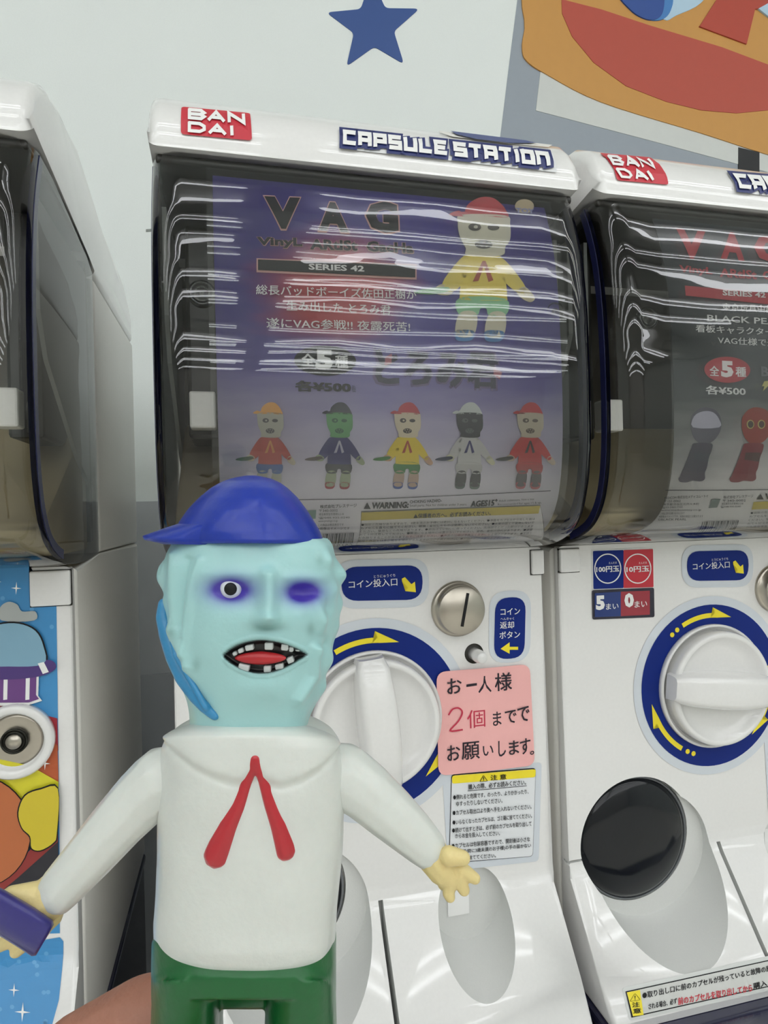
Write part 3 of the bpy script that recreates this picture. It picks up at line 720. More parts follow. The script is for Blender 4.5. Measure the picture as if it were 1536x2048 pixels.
I.stroke('rule', [[(440, 1000), (760, 997), (1100, 981)]], 1.3, INK, 2)
I.poly('warning_sign', [(727, 1017), (734, 1004), (741, 1017)], INK, 2)
I.text('WARNING:', (742, 1017), (816, 1015), 13, INK, 2, .05, lean=2)
I.text('CHOKING HAZARD-', (819, 1006), (883, 1003), 6, INK, 2, .02); I.text('Small parts. Not for children under 3 years.', (819, 1014), (933, 1011), 6, INK, 2)
I.text('AGES15⁺', (940, 1013), (993, 1010), 13, INK, 2, .05, lean=2)
I.text('Adult collectors. Not a toy.', (997, 1004), (1068, 1000), 5, INK, 2); I.text('Recommended for ages 15 & up.', (995, 1011), (1082, 1007), 5, INK, 2)
I.poly('notice_frame', [(722, 1022), (1080, 1009), (1064, 1083), (712, 1088)], mat('84817c', .5), 1)
I.poly('notice_sheet', [(723, 1023), (1079, 1010), (1063, 1082), (713, 1087)], mat('ebe8e7', .5), 2)
I.poly('yellow_band', [(723, 1023), (1079, 1010), (1076, 1025), (721, 1039)], mat('cbb840', .5), 3)
I.text('▲保護者の方へ。必ずお読みください。', (826, 1034), (980, 1028), 9, INK, 4, .015)
jp = ['●誤飲の危険がありますので、3歳未満のお子様には絶対に与えないでください。●本品をカプセルから出した後は', 'カプセルを直ちに捨ててください。破損・変形したものは使用しないでください。●火気の近くで使用しないで', 'ください。窒息などの危険があります。●部品はていねいに扱ってください。先端部やとがった部分があります', 'ので十分注意してください。●高温になる場所には置かないでください。変色、変形の恐れがあります。●塗装', 'が色移りすることがありますのでご注意ください。●商品の仕様は予告なく変更になる場合があります。●写真と', '実際の商品とは多少異なる場合がありますのでご了承ください。●対象年齢は15歳以上です。必ずお守りください']
for k, s in enumerate(jp): I.text(s, (722-k*1.3, 1049+k*6.3), (1068-k*1.6, 1037+k*6.9), 4.6, INK, 4)
I.text('株式会社プレステージ', (640, 1016), (713, 1013), 7, INK, 2, .01)
for k, s in enumerate(['〒340-0002', '埼玉県草加市青柳2-2-18', '☎048-935-0240', 'www.prestage.co.jp', 'この商品は景品表示です', '※画像はイメージです']): I.text(s, (638-k*.5, 1023+k*7), (675+12*(k % 3), 1022+k*7), 5, INK, 2)
I.poly('recycle_mark', [(612, 1020), (632, 1019), (631, 1036), (611, 1038)], mat('6a8a80', .5), 2)
def barcode(I, p, n=26, lay=2):
    polys = []; x = 0; random.seed(3)
    while x < n:
        wv = random.choice((.5, .5, 1, 1.4)); polys.append(I.q([quad(p, x/n, 0), quad(p, min(1, (x+wv)/n), 0), quad(p, min(1, (x+wv)/n), 1), quad(p, x/n, 1)])); x += wv+random.choice((.5, .7, 1))
    I.metric('barcode', polys, INK, lay)
barcode(I, [(646, 1066), (708, 1064), (705, 1084), (643, 1086)]); I.text('5818102', (648, 1093), (704, 1091), 6, INK, 2)

# right card
RCARD = card_material('black_card_print', [(0, 'f0eeec'), (.2, 'e0dddb'), (.33, '9a9896'), (.44, '4a4d4e'), (.6, '303436'), (1, '363b42')])  # printed gradient, low stops lightened for the dim foot of the card
xa2 = ax((1345, 700)); cr2, cb2 = card('display_card', 'black toy advertising card behind the dome of the right machine', xa2, xa2+(xb-xa), RCARD, XR_)
J = Ink(cardS, cr2, cb2); RD = mat('b8444c', .5)
J.text('V', (1352, 516), (1412, 522), 58, RD, 2, .05); J.text('A', (1440, 518), (1488, 524), 55, RD, 2, .05); J.text('G', (1506, 524), (1572, 530), 56, RD, 2, .05)
J.text('VinyL', (1357, 549), (1424, 554), 18, RD, 2, .03); J.text('ARtISt', (1438, 555), (1512, 560), 18, RD, 2, .03); J.text('GacHa', (1524, 560), (1600, 566), 18, RD, 2, .03)
J.poly('title_bar', [(1368, 572), (1680, 600), (1680, 625), (1370, 592)], RD, 2)
J.text('SERIES 42', (1443, 592), (1529, 597), 11, SIGNW, 3, .03)
J.text('東京玩具中部の', (1443, 622), (1562, 627), 15, SIGNW, 2, .012); J.text('BLACK PEARL', (1413, 643), (1580, 652), 13, SIGNW, 2, .015)
J.text('看板キャラクター BP君', (1390, 665), (1590, 674), 15, SIGNW, 2, .015); J.text('VAG仕様で登場', (1434, 688), (1570, 695), 15, SIGNW, 2, .012)
J.ell('count_oval', 1453, 740, 46, 26, RD, 2, .03)
J.text('全', (1417, 752), (1436, 753), 20, SIGNW, 3, .03); J.text('5', (1440, 755), (1465, 756), 33, SIGNW, 3, .06); J.text('種', (1469, 754), (1490, 755), 20, SIGNW, 3, .03)
J.text('各¥500', (1410, 789), (1490, 792), 18, SIGNW, 2, .03); J.text('B', (1521, 753), (1536, 754), 20, mat('8c8c90', .5), 2, .03)
J.poly('bolt_mark', [(1527, 763), (1535, 762), (1530, 771), (1535, 772), (1524, 783), (1527, 773), (1522, 773)], mat('d9d08a', .5), 2)
def legtoy(I, x, y, c1, c2, c3, eyes):
    P = lambda pts: [(x+a, y+b) for a, b in pts]
    I.poly('toy_print', P([(-28, 40), (-26, 18), (-12, 3), (4, 0), (22, 6), (32, 22), (32, 44), (22, 62), (8, 72), (-10, 72), (-22, 60)]), mat(c1, .5), 2, 4)
    I.poly('toy_print', P([(-22, 72), (12, 72), (14, 84), (8, 100), (4, 120), (0, 130), (0, 142), (-8, 147), (-24, 146), (-36, 149), (-50, 148), (-52, 140), (-40, 132), (-30, 118), (-22, 100), (-24, 84)]), mat(c2, .5), 2.5, 4)
    I.poly('toy_print', P([(-21, 90), (9, 90), (6, 108), (-24, 104)]), mat(c3, .5), 3)
    if eyes:
        for ex in (-12, 10):
            I.ell('eye_print', x+ex, y+34, 7.5, 9, mat('c9b670', .5), 3.5); I.ell('eye_print', x+ex, y+34, 5.5, 7, mat('4c3a2c', .5), 4)
    else:
        I.poly('toy_print', P([(-22, 18), (-4, 8), (16, 10), (28, 24), (28, 40), (-24, 40)]), mat('b9b6c4', .5), 3, 3)
legtoy(J, 1408, 815, '57515f', '33263f', '2f2a40', False); legtoy(J, 1510, 815, '9a3a2a', '842c34', '5c3430', True)
J.stroke('rule', [[(1330, 980), (1440, 980), (1800, 975)]], 1.3, INK, 2)
J.text('MEDICOM 株式会社メディコム・トイ', (1328, 998), (1415, 994), 6, INK, 2)
for k in range(7): J.text(['〒151-0062', '東京都渋谷区元代々木町', '☎03-3460-7555', 'www.medicomtoy.co.jp', 'この商品に関するお問い合わせは上記まで', '※画像はイメージです。実際の商品とは異なります', '©BLACK PEARL'][k], (1327-k*2, 1004+k*6), (1360+(k*37 % 70), 1003+k*6), 4.5, INK, 2)
J.poly('recycle_mark', [(1422, 998), (1440, 997), (1433, 1014), (1416, 1015)], mat('6a7a74', .5), 2); J.text('株式会社プレステージ', (1446, 997), (1505, 994), 6, INK, 2)
for k in range(3): J.text(['〒340-0002', '埼玉県草加市青柳2-2-18', '☎048-935-0240'][k], (1444-k*2, 1003+k*6), (1490-k*5, 1002+k*6), 4.5, INK, 2)
J.poly('warning_sign', [(1512, 998), (1520, 987), (1526, 998)], INK, 2); J.text('WARNING:', (1528, 998), (1605, 996), 12, INK, 2, .05, lean=2)
J.poly('yellow_band', [(1506, 1003), (1800, 990), (1800, 1005), (1502, 1018)], mat('cbb840', .5), 2)
for k, s in enumerate(jp[:5]): J.text(s, (1500-k*2, 1027+k*7), (1840-k*2, 1010+k*7), 4.6, INK, 2)
barcode(J, [(1404, 1042), (1477, 1039), (1465, 1061), (1393, 1064)])

# ---------------------------------------------------------------- price signs, bottom label of the right machine
K = Ink(panelS, MR, OR)
K.rrect('price_sign_edge', [(1183, 1100), (1307, 1095), (1308, 1176), (1184, 1179)], SIGNW, 1, .002)
K.rrect('price_sign_blue', [(1185, 1102), (1246, 1100), (1246, 1176), (1186, 1178)], BLUE, 2, .001)
K.rrect('price_sign_red', [(1246, 1100), (1305, 1098), (1306, 1174), (1246, 1176)], RED, 2, .001)
for cx, s in ((1214, '100円玉'), (1274, '10円玉')):
    K.stroke('ring_print', [[(cx+26*math.cos(a), 1137+29*math.sin(a)) for a in [k*math.pi/18 for k in range(37)]]], 2.2, SIGNW, 3)
    K.text(s, (cx-23, 1145), (cx+23, 1143), 12, SIGNW, 3, .03)
    K.text('えんだま', (cx+2, 1128), (cx+18, 1127), 4, SIGNW, 3)
K.rrect('count_window', [(1183, 1180), (1307, 1175), (1308, 1234), (1184, 1239)], mat('2c2a38', .2), 2, .002)
K.poly('count_blue', [(1188, 1186), (1240, 1183), (1240, 1232), (1188, 1234)], mat('233a78', .3), 3); K.poly('count_red', [(1240, 1183), (1298, 1181), (1298, 1229), (1240, 1232)], mat('9c3440', .3), 3)
K.text('5', (1190, 1220), (1208, 1219), 29, SIGNW, 4, .06); K.text('まい', (1210, 1219), (1235, 1217), 12, SIGNW, 4, .01)
K.text('0', (1247, 1215), (1266, 1214), 29, SIGNW, 4, .06); K.text('まい', (1267, 1215), (1292, 1213), 13, SIGNW, 4, .01)
K.rrect('lower_label_edge', [(1243, 1976), (1700, 1876), (1712, 1942), (1258, 2042)], mat('d9dbd8', .4), 1, .003)
K.poly('lower_label_border', [(1250, 1983), (1700, 1884), (1710, 1934), (1262, 2035)], INK, 2)
K.poly('lower_label', [(1252, 1985), (1700, 1886), (1709, 1932), (1264, 2032)], mat('cfd0cc', .5), 3)
K.poly('lower_caution', [(1252, 1985), (1278, 1980), (1285, 2029), (1264, 2032)], YEL, 4)
K.text('⚠', (1258, 2003), (1278, 2000), 14, INK, 5); K.text('注', (1262, 2015), (1277, 2013), 10, INK, 5, .02); K.text('意', (1264, 2027), (1280, 2025), 10, INK, 5, .02)
K.text('●取り出し口に前のカプセルが残っていると故障の原因になります。続けて購入', (1283, 1998), (1660, 1916), 13, INK, 4, .02)
K.text('される場合、必ず', (1295, 2019), (1352, 2007), 12, INK, 4, .02); K.text('前のカプセルを取り出してから', (1354, 2010), (1502, 1982), 15, RED, 4, .03); K.text('購入してください。', (1504, 1978), (1620, 1950), 12, INK, 4, .02)

# ---------------------------------------------------------------- left machine: starry sticker and lock
OL = ORG(XL); Lk = Ink(panelS, ML, OL)
SKY = mat('3f8cc4', .3)
Lk.poly('sky_sticker', [(-420, 1128), (58, 1130), (62, 1194), (66, 1199), (108, 1199), (113, 1204), (119, 1640), (120, 1866), (-420, 1880)], SKY, 1)
Lk.poly('red_arc', [(-420, 1300), (-100, 1360), (0, 1408), (60, 1422), (115, 1436), (117, 1500), (60, 1560), (-200, 1500), (-420, 1440)], mat('9c2431', .4), 2)
Lk.poly('orange_arc', [(-420, 1400), (-100, 1420), (60, 1440), (116, 1490), (118, 1566), (60, 1560), (-420, 1520)], mat('b4552c', .4), 3)
Lk.poly('yellow_arc', [(-420, 1480), (-80, 1500), (40, 1525), (62, 1530), (118, 1562), (119, 1640), (-420, 1640)], mat('d8cf2c', .4), 4)
Lk.poly('dark_shape', [(0, 1760), (60, 1700), (118, 1660), (120, 1760), (60, 1800), (0, 1810)], mat('23222a', .4), 6)  # flat dark shape in the sticker artwork
Lk.poly('red_field', [(-60, 1790), (0, 1760), (118, 1640), (118, 1680), (40, 1750), (10, 1775)], mat('8f2f2c', .4), 7)
Lk.ell('orange_disc_edge', -40, 1660, 106, 112, INK, 8); Lk.ell('orange_disc', -40, 1660, 104, 110, mat('b8683c', .4), 9)
Lk.poly('yellow_shape_edge', [(38, 1620), (52, 1585), (85, 1571), (119, 1570), (119, 1660), (112, 1682), (84, 1698), (64, 1692), (62, 1670), (46, 1652)], INK, 10, 4)
Lk.poly('yellow_shape', [(41, 1620), (54, 1587), (85, 1574), (119, 1573), (117, 1660), (110, 1680), (84, 1695), (67, 1690), (64, 1667), (48, 1650)], mat('cdb92c', .4), 11, 4)
Lk.poly('purple_cylinder_edge', [(-60, 1330), (80, 1330), (78, 1390), (86, 1400), (60, 1408), (-60, 1412)], SIGNW, 5)
Lk.poly('purple_cylinder', [(-60, 1336), (75, 1340), (74, 1388), (80, 1396), (60, 1403), (-60, 1404)], mat('6a3f80', .4), 6)
for xq in (14, 58): Lk.poly('white_stripe', [(xq-4, 1352), (xq+4, 1352), (xq+3, 1397), (xq-5, 1398)], SIGNW, 6.5)
Lk.poly('purple_disc', [(-60, 1326), (0, 1330), (60, 1327), (95, 1318), (112, 1324), (111, 1338), (80, 1351), (20, 1357), (-60, 1355)], mat('4a3276', .4), 7, 4)
Lk.poly('white_stripe', [(78, 1325), (90, 1322), (100, 1342), (88, 1346)], SIGNW, 7.6)
Lk.poly('glass_bubble_edge', [(-50, 1325), (-40, 1262), (0, 1245), (40, 1243), (75, 1258), (92, 1290), (92, 1330), (20, 1334)], INK, 6, 4)
Lk.poly('glass_bubble', [(-48, 1324), (-38, 1264), (0, 1248), (40, 1246), (73, 1260), (89, 1290), (89, 1326), (20, 1331)], mat('7fa8be', .3), 7.5, 4)
Lk.poly('grey_cloud', [(5, 1240), (2, 1215), (18, 1203), (36, 1208), (46, 1222), (72, 1222), (70, 1240)], mat('a9aeac', .4), 5, 4)
def sparkle(x, y, r, lay=12):
    pts = []
    for k in range(8):
        a = k*math.pi/4+.05; rr = r if k % 2 == 0 else r*.16
        if k % 4 == 0: rr *= .8
        pts.append((x+rr*math.cos(a), y+rr*math.sin(a)))
    Lk.poly('sparkle', pts, SIGNW, lay)
sparkle(37, 1175, 13); sparkle(94, 1522, 13); sparkle(0, 1162, 10)
Lk.poly('tray_sticker', [(-420, 1905), (60, 1884), (120, 1874), (127, 1882), (118, 2000), (105, 2048), (80, 2200), (-420, 2200)], SKY, 1)
sparkle(29, 1980, 14, 3); sparkle(46, 2024, 20, 3)
for k in range(26):
    x, y = random.uniform(-10, 108), random.uniform(1140, 1400) if k < 12 else random.uniform(1900, 2048)
    Lk.ell('dot_print', x, y, 4.5, 4.5, mat('5c9fd0', .3), 1.6, n=12)
c = panelS.at(*panelS.inv(32, 1479))-OL
part('lock_collar', lambda: tomesh(lathe([(.0265, .001), (.0265, -.006), (.025, -.0075), (.0215, -.0075), (.020, -.006), (.0185, -.001), (.0001, -.001)], 48, 'y', c.x, 0, c.z)), WHITE, ML)
part('lock_cup', lambda: tomesh(lathe([(.019, -.0012), (.0165, -.0016), (.0135, -.0014), (.0001, -.0014)], 48, 'y', c.x, 0, c.z)), METAL, ML)
lc = part('lock_cylinder', lambda: tomesh(lathe([(.009, -.001), (.009, -.0045), (.0078, -.005), (.0078, -.0035), (.0055, -.0035), (.0055, -.0048), (.0001, -.0048)], 32, 'y', c.x, 0, c.z)), mat('33332f', .3, metal=1), ML)
part('key_pin', lambda: tomesh(lathe([(.0052, -.004), (.0052, -.0056), (.0001, -.0058)], 24, 'y', c.x, 0, c.z)), METAL, ML)

# ---------------------------------------------------------------- machine stands (dark glossy plinths below the row)
stm = mat('2a2b44', .12, coat=.6, bump=.1, scale=40)
for xx, lb in ((XL, 'dark glossy plinth under the left capsule machine'), (XC, 'dark glossy plinth under the middle capsule machine'), (XR_, 'dark glossy plinth under the right capsule machine')):
    z = ZB+H
    t = thing('machine_stand', lb, 'stand', (xx, .62, 0), 'plinths under the machines')
    o = obj('stand_body', tomesh(box(-.154, .154, -.17, .2, 0, z-.012, .004)), mat('23242e', .3), t, smooth=False)
    o = obj('stand_top', tomesh(box(-.1565, .1565, -.225, .2, z-.012, z-.0005, .004, 3)), stm, t, smooth=False)

# ---------------------------------------------------------------- pink note
def px_poly(pts): return [panelS.inv(*p) for p in pts]
no = panelS.at(*panelS.inv(970, 1530))
nt_ = thing('paper_note', 'pink paper note with black and red handwriting taped on the middle machine', 'note', no+Vector((0, 0, H)))
N = Ink(panelS, nt_, no)
N.b = .0004
corn = [(871, 1343), (1057, 1327), (1067, 1529), (875, 1550)]
sheet = N.rrect('note_paper', corn, mat('f0b3b0', .7, bump=.1, scale=90), 5, .0085)
bm = bmesh.new(); bm.from_mesh(sheet.data)
for v in bm.verts: v.co.y -= .0008*math.sin((v.co.x+.03)*50)**2
bmesh.ops.solidify(bm, geom=bm.faces[:], thickness=-.0004); bm.to_mesh(sheet.data); bm.free()
PEN = mat('1c1220', .6); RPEN = mat('c02c48', .6)
def pen(paths, m, w=3.2): N.stroke('handwriting', [catmull(p, 4, closed=False) if len(p) > 2 else p for p in paths], w, m, 8)
def hand(s, a, b, c, d, h, m, bo=.012): N.text(s, (a, b), (c, d), h, m, 8, bo, name='handwriting')
hand('お', 892, 1387, 921, 1384, 31, PEN); hand('一', 930, 1372, 951, 1369, 5, PEN); hand('人', 954, 1384, 980, 1382, 33, PEN, .008); hand('様', 987, 1381, 1021, 1378, 36, PEN, .012)
pen([[(895, 1427), (903, 1416), (915, 1414), (922, 1423), (914, 1440), (898, 1459), (922, 1457)]], RPEN, 3.2)
hand('個', 932, 1455, 968, 1451, 36, RPEN, .006)
hand('ま', 983, 1450, 1000, 1448, 28, PEN); hand('で', 1007, 1445, 1030, 1443, 26, PEN); hand('で', 1032, 1443, 1056, 1439, 30, PEN)
hand('お', 892, 1520, 918, 1517, 31, PEN); hand('願', 921, 1518, 957, 1514, 35, PEN); hand('い', 963, 1510, 984, 1507, 20, PEN)
hand('し', 994, 1512, 1009, 1508, 32, PEN); hand('ま', 1015, 1508, 1035, 1505, 28, PEN); hand('す', 1037, 1508, 1058, 1503, 31, PEN); hand('。', 1057, 1508, 1065, 1506, 8, PEN)

# ---------------------------------------------------------------- the vinyl toy, modelled in its own frame (1 unit = one photo pixel at its depth)
DT = .112; KT = DT/FPX
toy = thing('vinyl_toy', 'held vinyl toy with pale blue face, blue cap, white top and green shorts', 'toy', (0, 0, 0))
def tp(x, y, e=0):
    k = 1+min(e, 0)/FPX                      # the front tapers a little towards the viewer
    return Vector(((768-500+(x-768)*k)*KT, e*KT, -(1024-2390+(y-1024)*k)*KT))
tm = Matrix((RC, FW, UC)).transposed().to_4x4()
tm.translation = Vector((0, 0, H))+FW*DT+RC*((500-768)*KT)-UC*((2390-1024)*KT)
toy.matrix_world = tm
def ridge(p, pts, w, h):
    "height of a soft ridge along a polyline, evaluated at p"
    best = 1e9
    for a, b in zip(pts, pts[1:]):
        a = Vector(a); b = Vector(b); d = b-a; t = max(0, min(1, (p-a).dot(d)/d.length_squared)); best = min(best, (p-a-d*t).length)
    return h*math.exp(-(best/w)**2)
def gs(dx, dy, rx, ry): return math.exp(-((dx/rx)**2+(dy/ry)**2))
def loft(levels, nu, power, disp=None, col=None, cap=True):
    "levels: (y, xl, xr, dfront, dback); disp(x, y, front) -> outward px"
    bm = bmesh.new(); R0 = []
    lay = bm.verts.layers.float_color.new('paint') if col else None
    for (y, xl, xr, df, db) in levels:
        ring = []; cx = (xl+xr)/2; rx = (xr-xl)/2
        for k in range(nu):
            a = 2*math.pi*k/nu; ca, sa = math.cos(a), math.sin(a)
            ex = abs(ca)**(2/power)*(1 if ca > 0 else -1); ey = abs(sa)**(2/power)*(1 if sa > 0 else -1)
            x = cx+rx*ex; e = (df if ey < 0 else db)*ey
            nrm = Vector((ca/max(rx, 1), sa/max(df, 1))).normalized()
            yy = y
            if disp:
                h = disp(x, y, e, sa); x += nrm.x*h; e += nrm.y*h
            v = bm.verts.new(tp(x, yy, e)); ring.append(v)
            if col: v[lay] = col(x, y, e, sa)
        R0.append(ring)
    for a, b in zip(R0, R0[1:]):
        for k in range(nu): bm.faces.new((a[k], a[(k+1) % nu], b[(k+1) % nu], b[k]))
    if cap: bm.faces.new(R0[0]); bm.faces.new(R0[-1][::-1])
    return tomesh(bm)
def interp(tab, n):
    ys = [t[0] for t in tab]; out = []
    for i in range(n+1):
        y = ys[0]+(ys[-1]-ys[0])*i/n
        out.append((y,)+tuple(lerp1(ys, [t[j] for t in tab], y) for j in range(1, len(tab[0]))))
    return out
def smooth_tab(tab, k=2):
    for _ in range(k):
        tab = [tab[0]]+[tuple((a[j]+2*b[j]+c[j])/4 for j in range(len(b))) for a, b, c in zip(tab, tab[1:], tab[2:])]+[tab[-1]]
    return tab
head_tab = [(1078, 352, 652, 120, 120), (1090, 342, 664, 132, 132), (1130, 330, 674, 140, 140), (1180, 328, 676, 144, 140), (1230, 333, 674, 146, 140), (1280, 337, 664, 144, 136), (1320, 346, 652, 140, 130), (1360, 358, 643, 132, 125), (1400, 372, 634, 122, 118), (1425, 378, 622, 114, 112), (1440, 379, 616, 110, 110), (1465, 379, 612, 108, 108)]
head_lv = smooth_tab(interp(head_tab, 190), 10)
HB = [((318, 1135, 10), 24, 20), ((318, 1160, 0), 20, 16), ((350, 1262, -70), 20, 12), ((335, 1205, -30), 18, 7), ((348, 1300, -70), 18, 9), ((650, 1118, -80), 18, 12), ((676, 1148, -20), 22, 18), ((692, 1208, 0), 24, 24), ((686, 1258, -20), 20, 18), ((662, 1325, -30), 26, 18), ((650, 1378, -10), 22, 16), ((640, 1240, -95), 16, 9), ((630, 1300, -90), 16, 9), ((385, 1345, -90), 20, 8), ((670, 1180, -60), 16, 8), ((655, 1215, -80), 15, -7), ((660, 1290, -65), 14, -8)]
def in_mouth(x, y):
    if not 446 < x < 614: return -99
    u = (x-446)/168; top = 1312-31*math.sin(math.pi*u**.85)**.8-3*u; bot = 1313+36*math.sin(math.pi*u**.9)**.9-3*u
    return min(y-top, bot-y)
def head_disp(x, y, e, sa):
    h = 0; p = Vector((x, y, e))
    for c_, r, a in HB: h += a*math.exp(-((p-Vector(c_)).length/r)**2)
    p2 = Vector((x, y))
    h += 3.5*noise.noise(Vector((x*.02, y*.012, e*.02)))
    if sa < -.05:
        h -= 20*gs(x-463, y-1182, 42, 22); h -= 20*gs(x-607, y-1185, 36, 19)
        h += 6*gs(x-463, y-1150, 60, 14)+6*gs(x-610, y-1155, 50, 12)
        h += ridge(p2, [(536, 1150), (535, 1200), (533, 1236)], 17, 24)+16*gs(x-533, y-1238, 24, 14)
        h -= 7*gs(x-534, y-1258, 28, 8)
        h += 6*gs(x-470, y-1245, 45, 30)+6*gs(x-595, y-1240, 30, 30)
        h += ridge(p2, [(350, 1110), (348, 1190), (356, 1280), (380, 1335)], 10, 12)+ridge(p2, [(400, 1120), (382, 1180), (374, 1240), (372, 1310)], 8, 9)-ridge(p2, [(375, 1120), (362, 1190), (360, 1250)], 7, 8)
        h += ridge(p2, [(628, 1300), (625, 1355), (594, 1402)], 10, 13)+ridge(p2, [(634, 1200), (640, 1260)], 10, 7)
        h += 9*gs(x-530, y-1378, 60, 26)
        mo = in_mouth(x, y)
        if mo > 0: h -= 16*min(1, mo/7)
        elif mo > -9 and 440 < x < 620: h += 2.5
    else:
        h += 6*noise.noise(Vector((x*.03, y*.012, e*.03)))
    return h
def mixc(a, b, t): return tuple(a[i]+(b[i]-a[i])*t for i in range(3))+(1,)
SKIN = lin('a9d6d6'); PURP = lin('4636a8'); BLK = lin('141416'); DKTEAL = lin('5f8580')
def head_col(x, y, e, sa):
    c_ = SKIN
    if sa < 0:
        t = min(1, 1.7*gs(x-461, y-1180, 48, 27)**1.1)
        t2 = min(1, 1.7*gs(x-607, y-1185, 40, 25)**1.1)
        c_ = mixc(c_, PURP, min(1, max(t, t2)))
        c_ = mixc(c_, DKTEAL, .75*gs(x-532, y-1256, 26, 9))  # darker teal below the nose, also round the mouth and in spots
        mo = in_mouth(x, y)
        if mo > -8: c_ = mixc(c_, DKTEAL, .55*max(0, (mo+8)/8) if mo < 0 else 0)
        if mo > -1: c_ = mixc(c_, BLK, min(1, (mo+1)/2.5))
        for cx, cy in ((640, 1118), (342, 1262), (622, 1258), (392, 1330)): c_ = mixc(c_, DKTEAL, .45*gs(x-cx, y-cy, 9, 14))
    return c_
def painted(name, rough):
    M = bpy.data.materials.new(name); M.use_nodes = True; nt = M.node_tree; b = nt.nodes['Principled BSDF']
    a = nt.nodes.new('ShaderNodeVertexColor'); a.layer_name = 'paint'; nt.links.new(a.outputs[0], b.inputs['Base Color'])
    b.inputs['Roughness'].default_value = rough; b.inputs['Coat Weight'].default_value = .15; b.inputs['Subsurface Weight'].default_value = .15; b.inputs['Subsurface Radius'].default_value = (.002, .003, .003); b.inputs['Subsurface Scale'].default_value = 1
    nz = nt.nodes.new('ShaderNodeTexNoise'); nz.inputs['Scale'].default_value = 900; bp = nt.nodes.new('ShaderNodeBump'); bp.inputs['Strength'].default_value = .08; bp.inputs['Distance'].default_value = .001
    tc = nt.nodes.new('ShaderNodeTexCoord'); nt.links.new(tc.outputs['Object'], nz.inputs['Vector']); nt.links.new(nz.outputs[0], bp.inputs['Height']); nt.links.new(bp.outputs[0], b.inputs['Normal'])
    return M
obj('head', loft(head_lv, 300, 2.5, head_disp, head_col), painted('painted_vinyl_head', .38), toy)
def face_depth(x, y):
    "front surface of the undisturbed head at (x, y), camera side"
    ys = [t[0] for t in head_lv]; cx = lerp1(ys, [(t[1]+t[2])/2 for t in head_lv], y); rx = lerp1(ys, [(t[2]-t[1])/2 for t in head_lv], y); df = lerp1(ys, [t[3] for t in head_lv], y)
    u = min(.999, abs(x-cx)/rx); return -df*(1-u**2.5)**(1/2.5)
def ball(x, y, e, r, n=3, sq=1):
    bm = bmesh.new(); bmesh.ops.create_icosphere(bm, subdivisions=n, radius=r*KT)
    c_ = tp(x, y, e)
    for v in bm.verts: v.co = Vector((v.co.x, v.co.y*sq, v.co.z))+c_
    return tomesh(bm)
ed = face_depth(463, 1178)+18
eye = obj('eye', ball(463, 1176, ed, 20, 4, .7), mat('dfe2ea', .25), toy)
obj('pupil', ball(461, 1178, ed-12, 11.5, 3, .4), BLACK, eye)
obj('tongue', ball(0, 0, 0, 1, 3), mat('b3262c', .3), toy)
tg = toy.children[-1]; bm = bmesh.new(); bmesh.ops.create_icosphere(bm, subdivisions=4, radius=1)
tc0 = tp(521, 1316, face_depth(521, 1316)+11)
for v in bm.verts: v.co = Vector((v.co.x*46*KT, v.co.y*9*KT, v.co.z*(12-2*abs(v.co.x))*KT))+tc0
tg.data = tomesh(bm); tg.data.materials.append(mat('b3262c', .3)); tg.data.polygons.foreach_set('use_smooth', [True]*len(tg.data.polygons))
tooth = mat('c3c8c6', .3)
for x, y, wd, hh, r in ((469, 1308, 8, 7, .4), (481, 1302, 10, 8, .35), (498, 1296, 15, 10, .2), (537, 1293, 15, 13, 0), (569, 1295, 13, 12, -.1), (582, 1299, 8, 10, -.1), (595, 1300, 9, 6, -.1), (487, 1336, 20, 12, -.2), (534, 1339, 13, 12, 0), (558, 1334, 15, 10, .2), (580, 1321, 12, 11, .4)):
    d = face_depth(x, y)+3
    q = tp(x, y, d)/KT; obj('tooth', tomesh(box((q.x-wd/2)*KT, (q.x+wd/2)*KT, d*KT, (d+14)*KT, (q.z-hh/2)*KT, (q.z+hh/2)*KT, 2.4*KT, 3, Matrix.Rotation(-r, 3, 'Y'))), tooth, toy)
# blue strand hanging down the left side of the head
strand = [((328, 1208), 12, -30), ((327, 1235), 15, -32), ((338, 1272), 19, -36), ((350, 1312), 19, -46), ((370, 1352), 20, -62), ((393, 1388), 17, -80), ((412, 1412), 14, -92), ((430, 1432), 9, -98)]
obj('blue_strand', blob([(tp(*a[0], a[2]), a[1]*KT, tp(*b[0], b[2]), b[1]*KT) for a, b in zip(strand, strand[1:])]+[(tp(352, 1310, -86), 7*KT, tp(412, 1415, -108), 6*KT), (tp(336, 1250, -74), 6*KT, tp(352, 1310, -84), 6*KT)], 3*KT, 5), mat('2f86b8', .35, bump=.3, scale=260, coat=.3), toy)
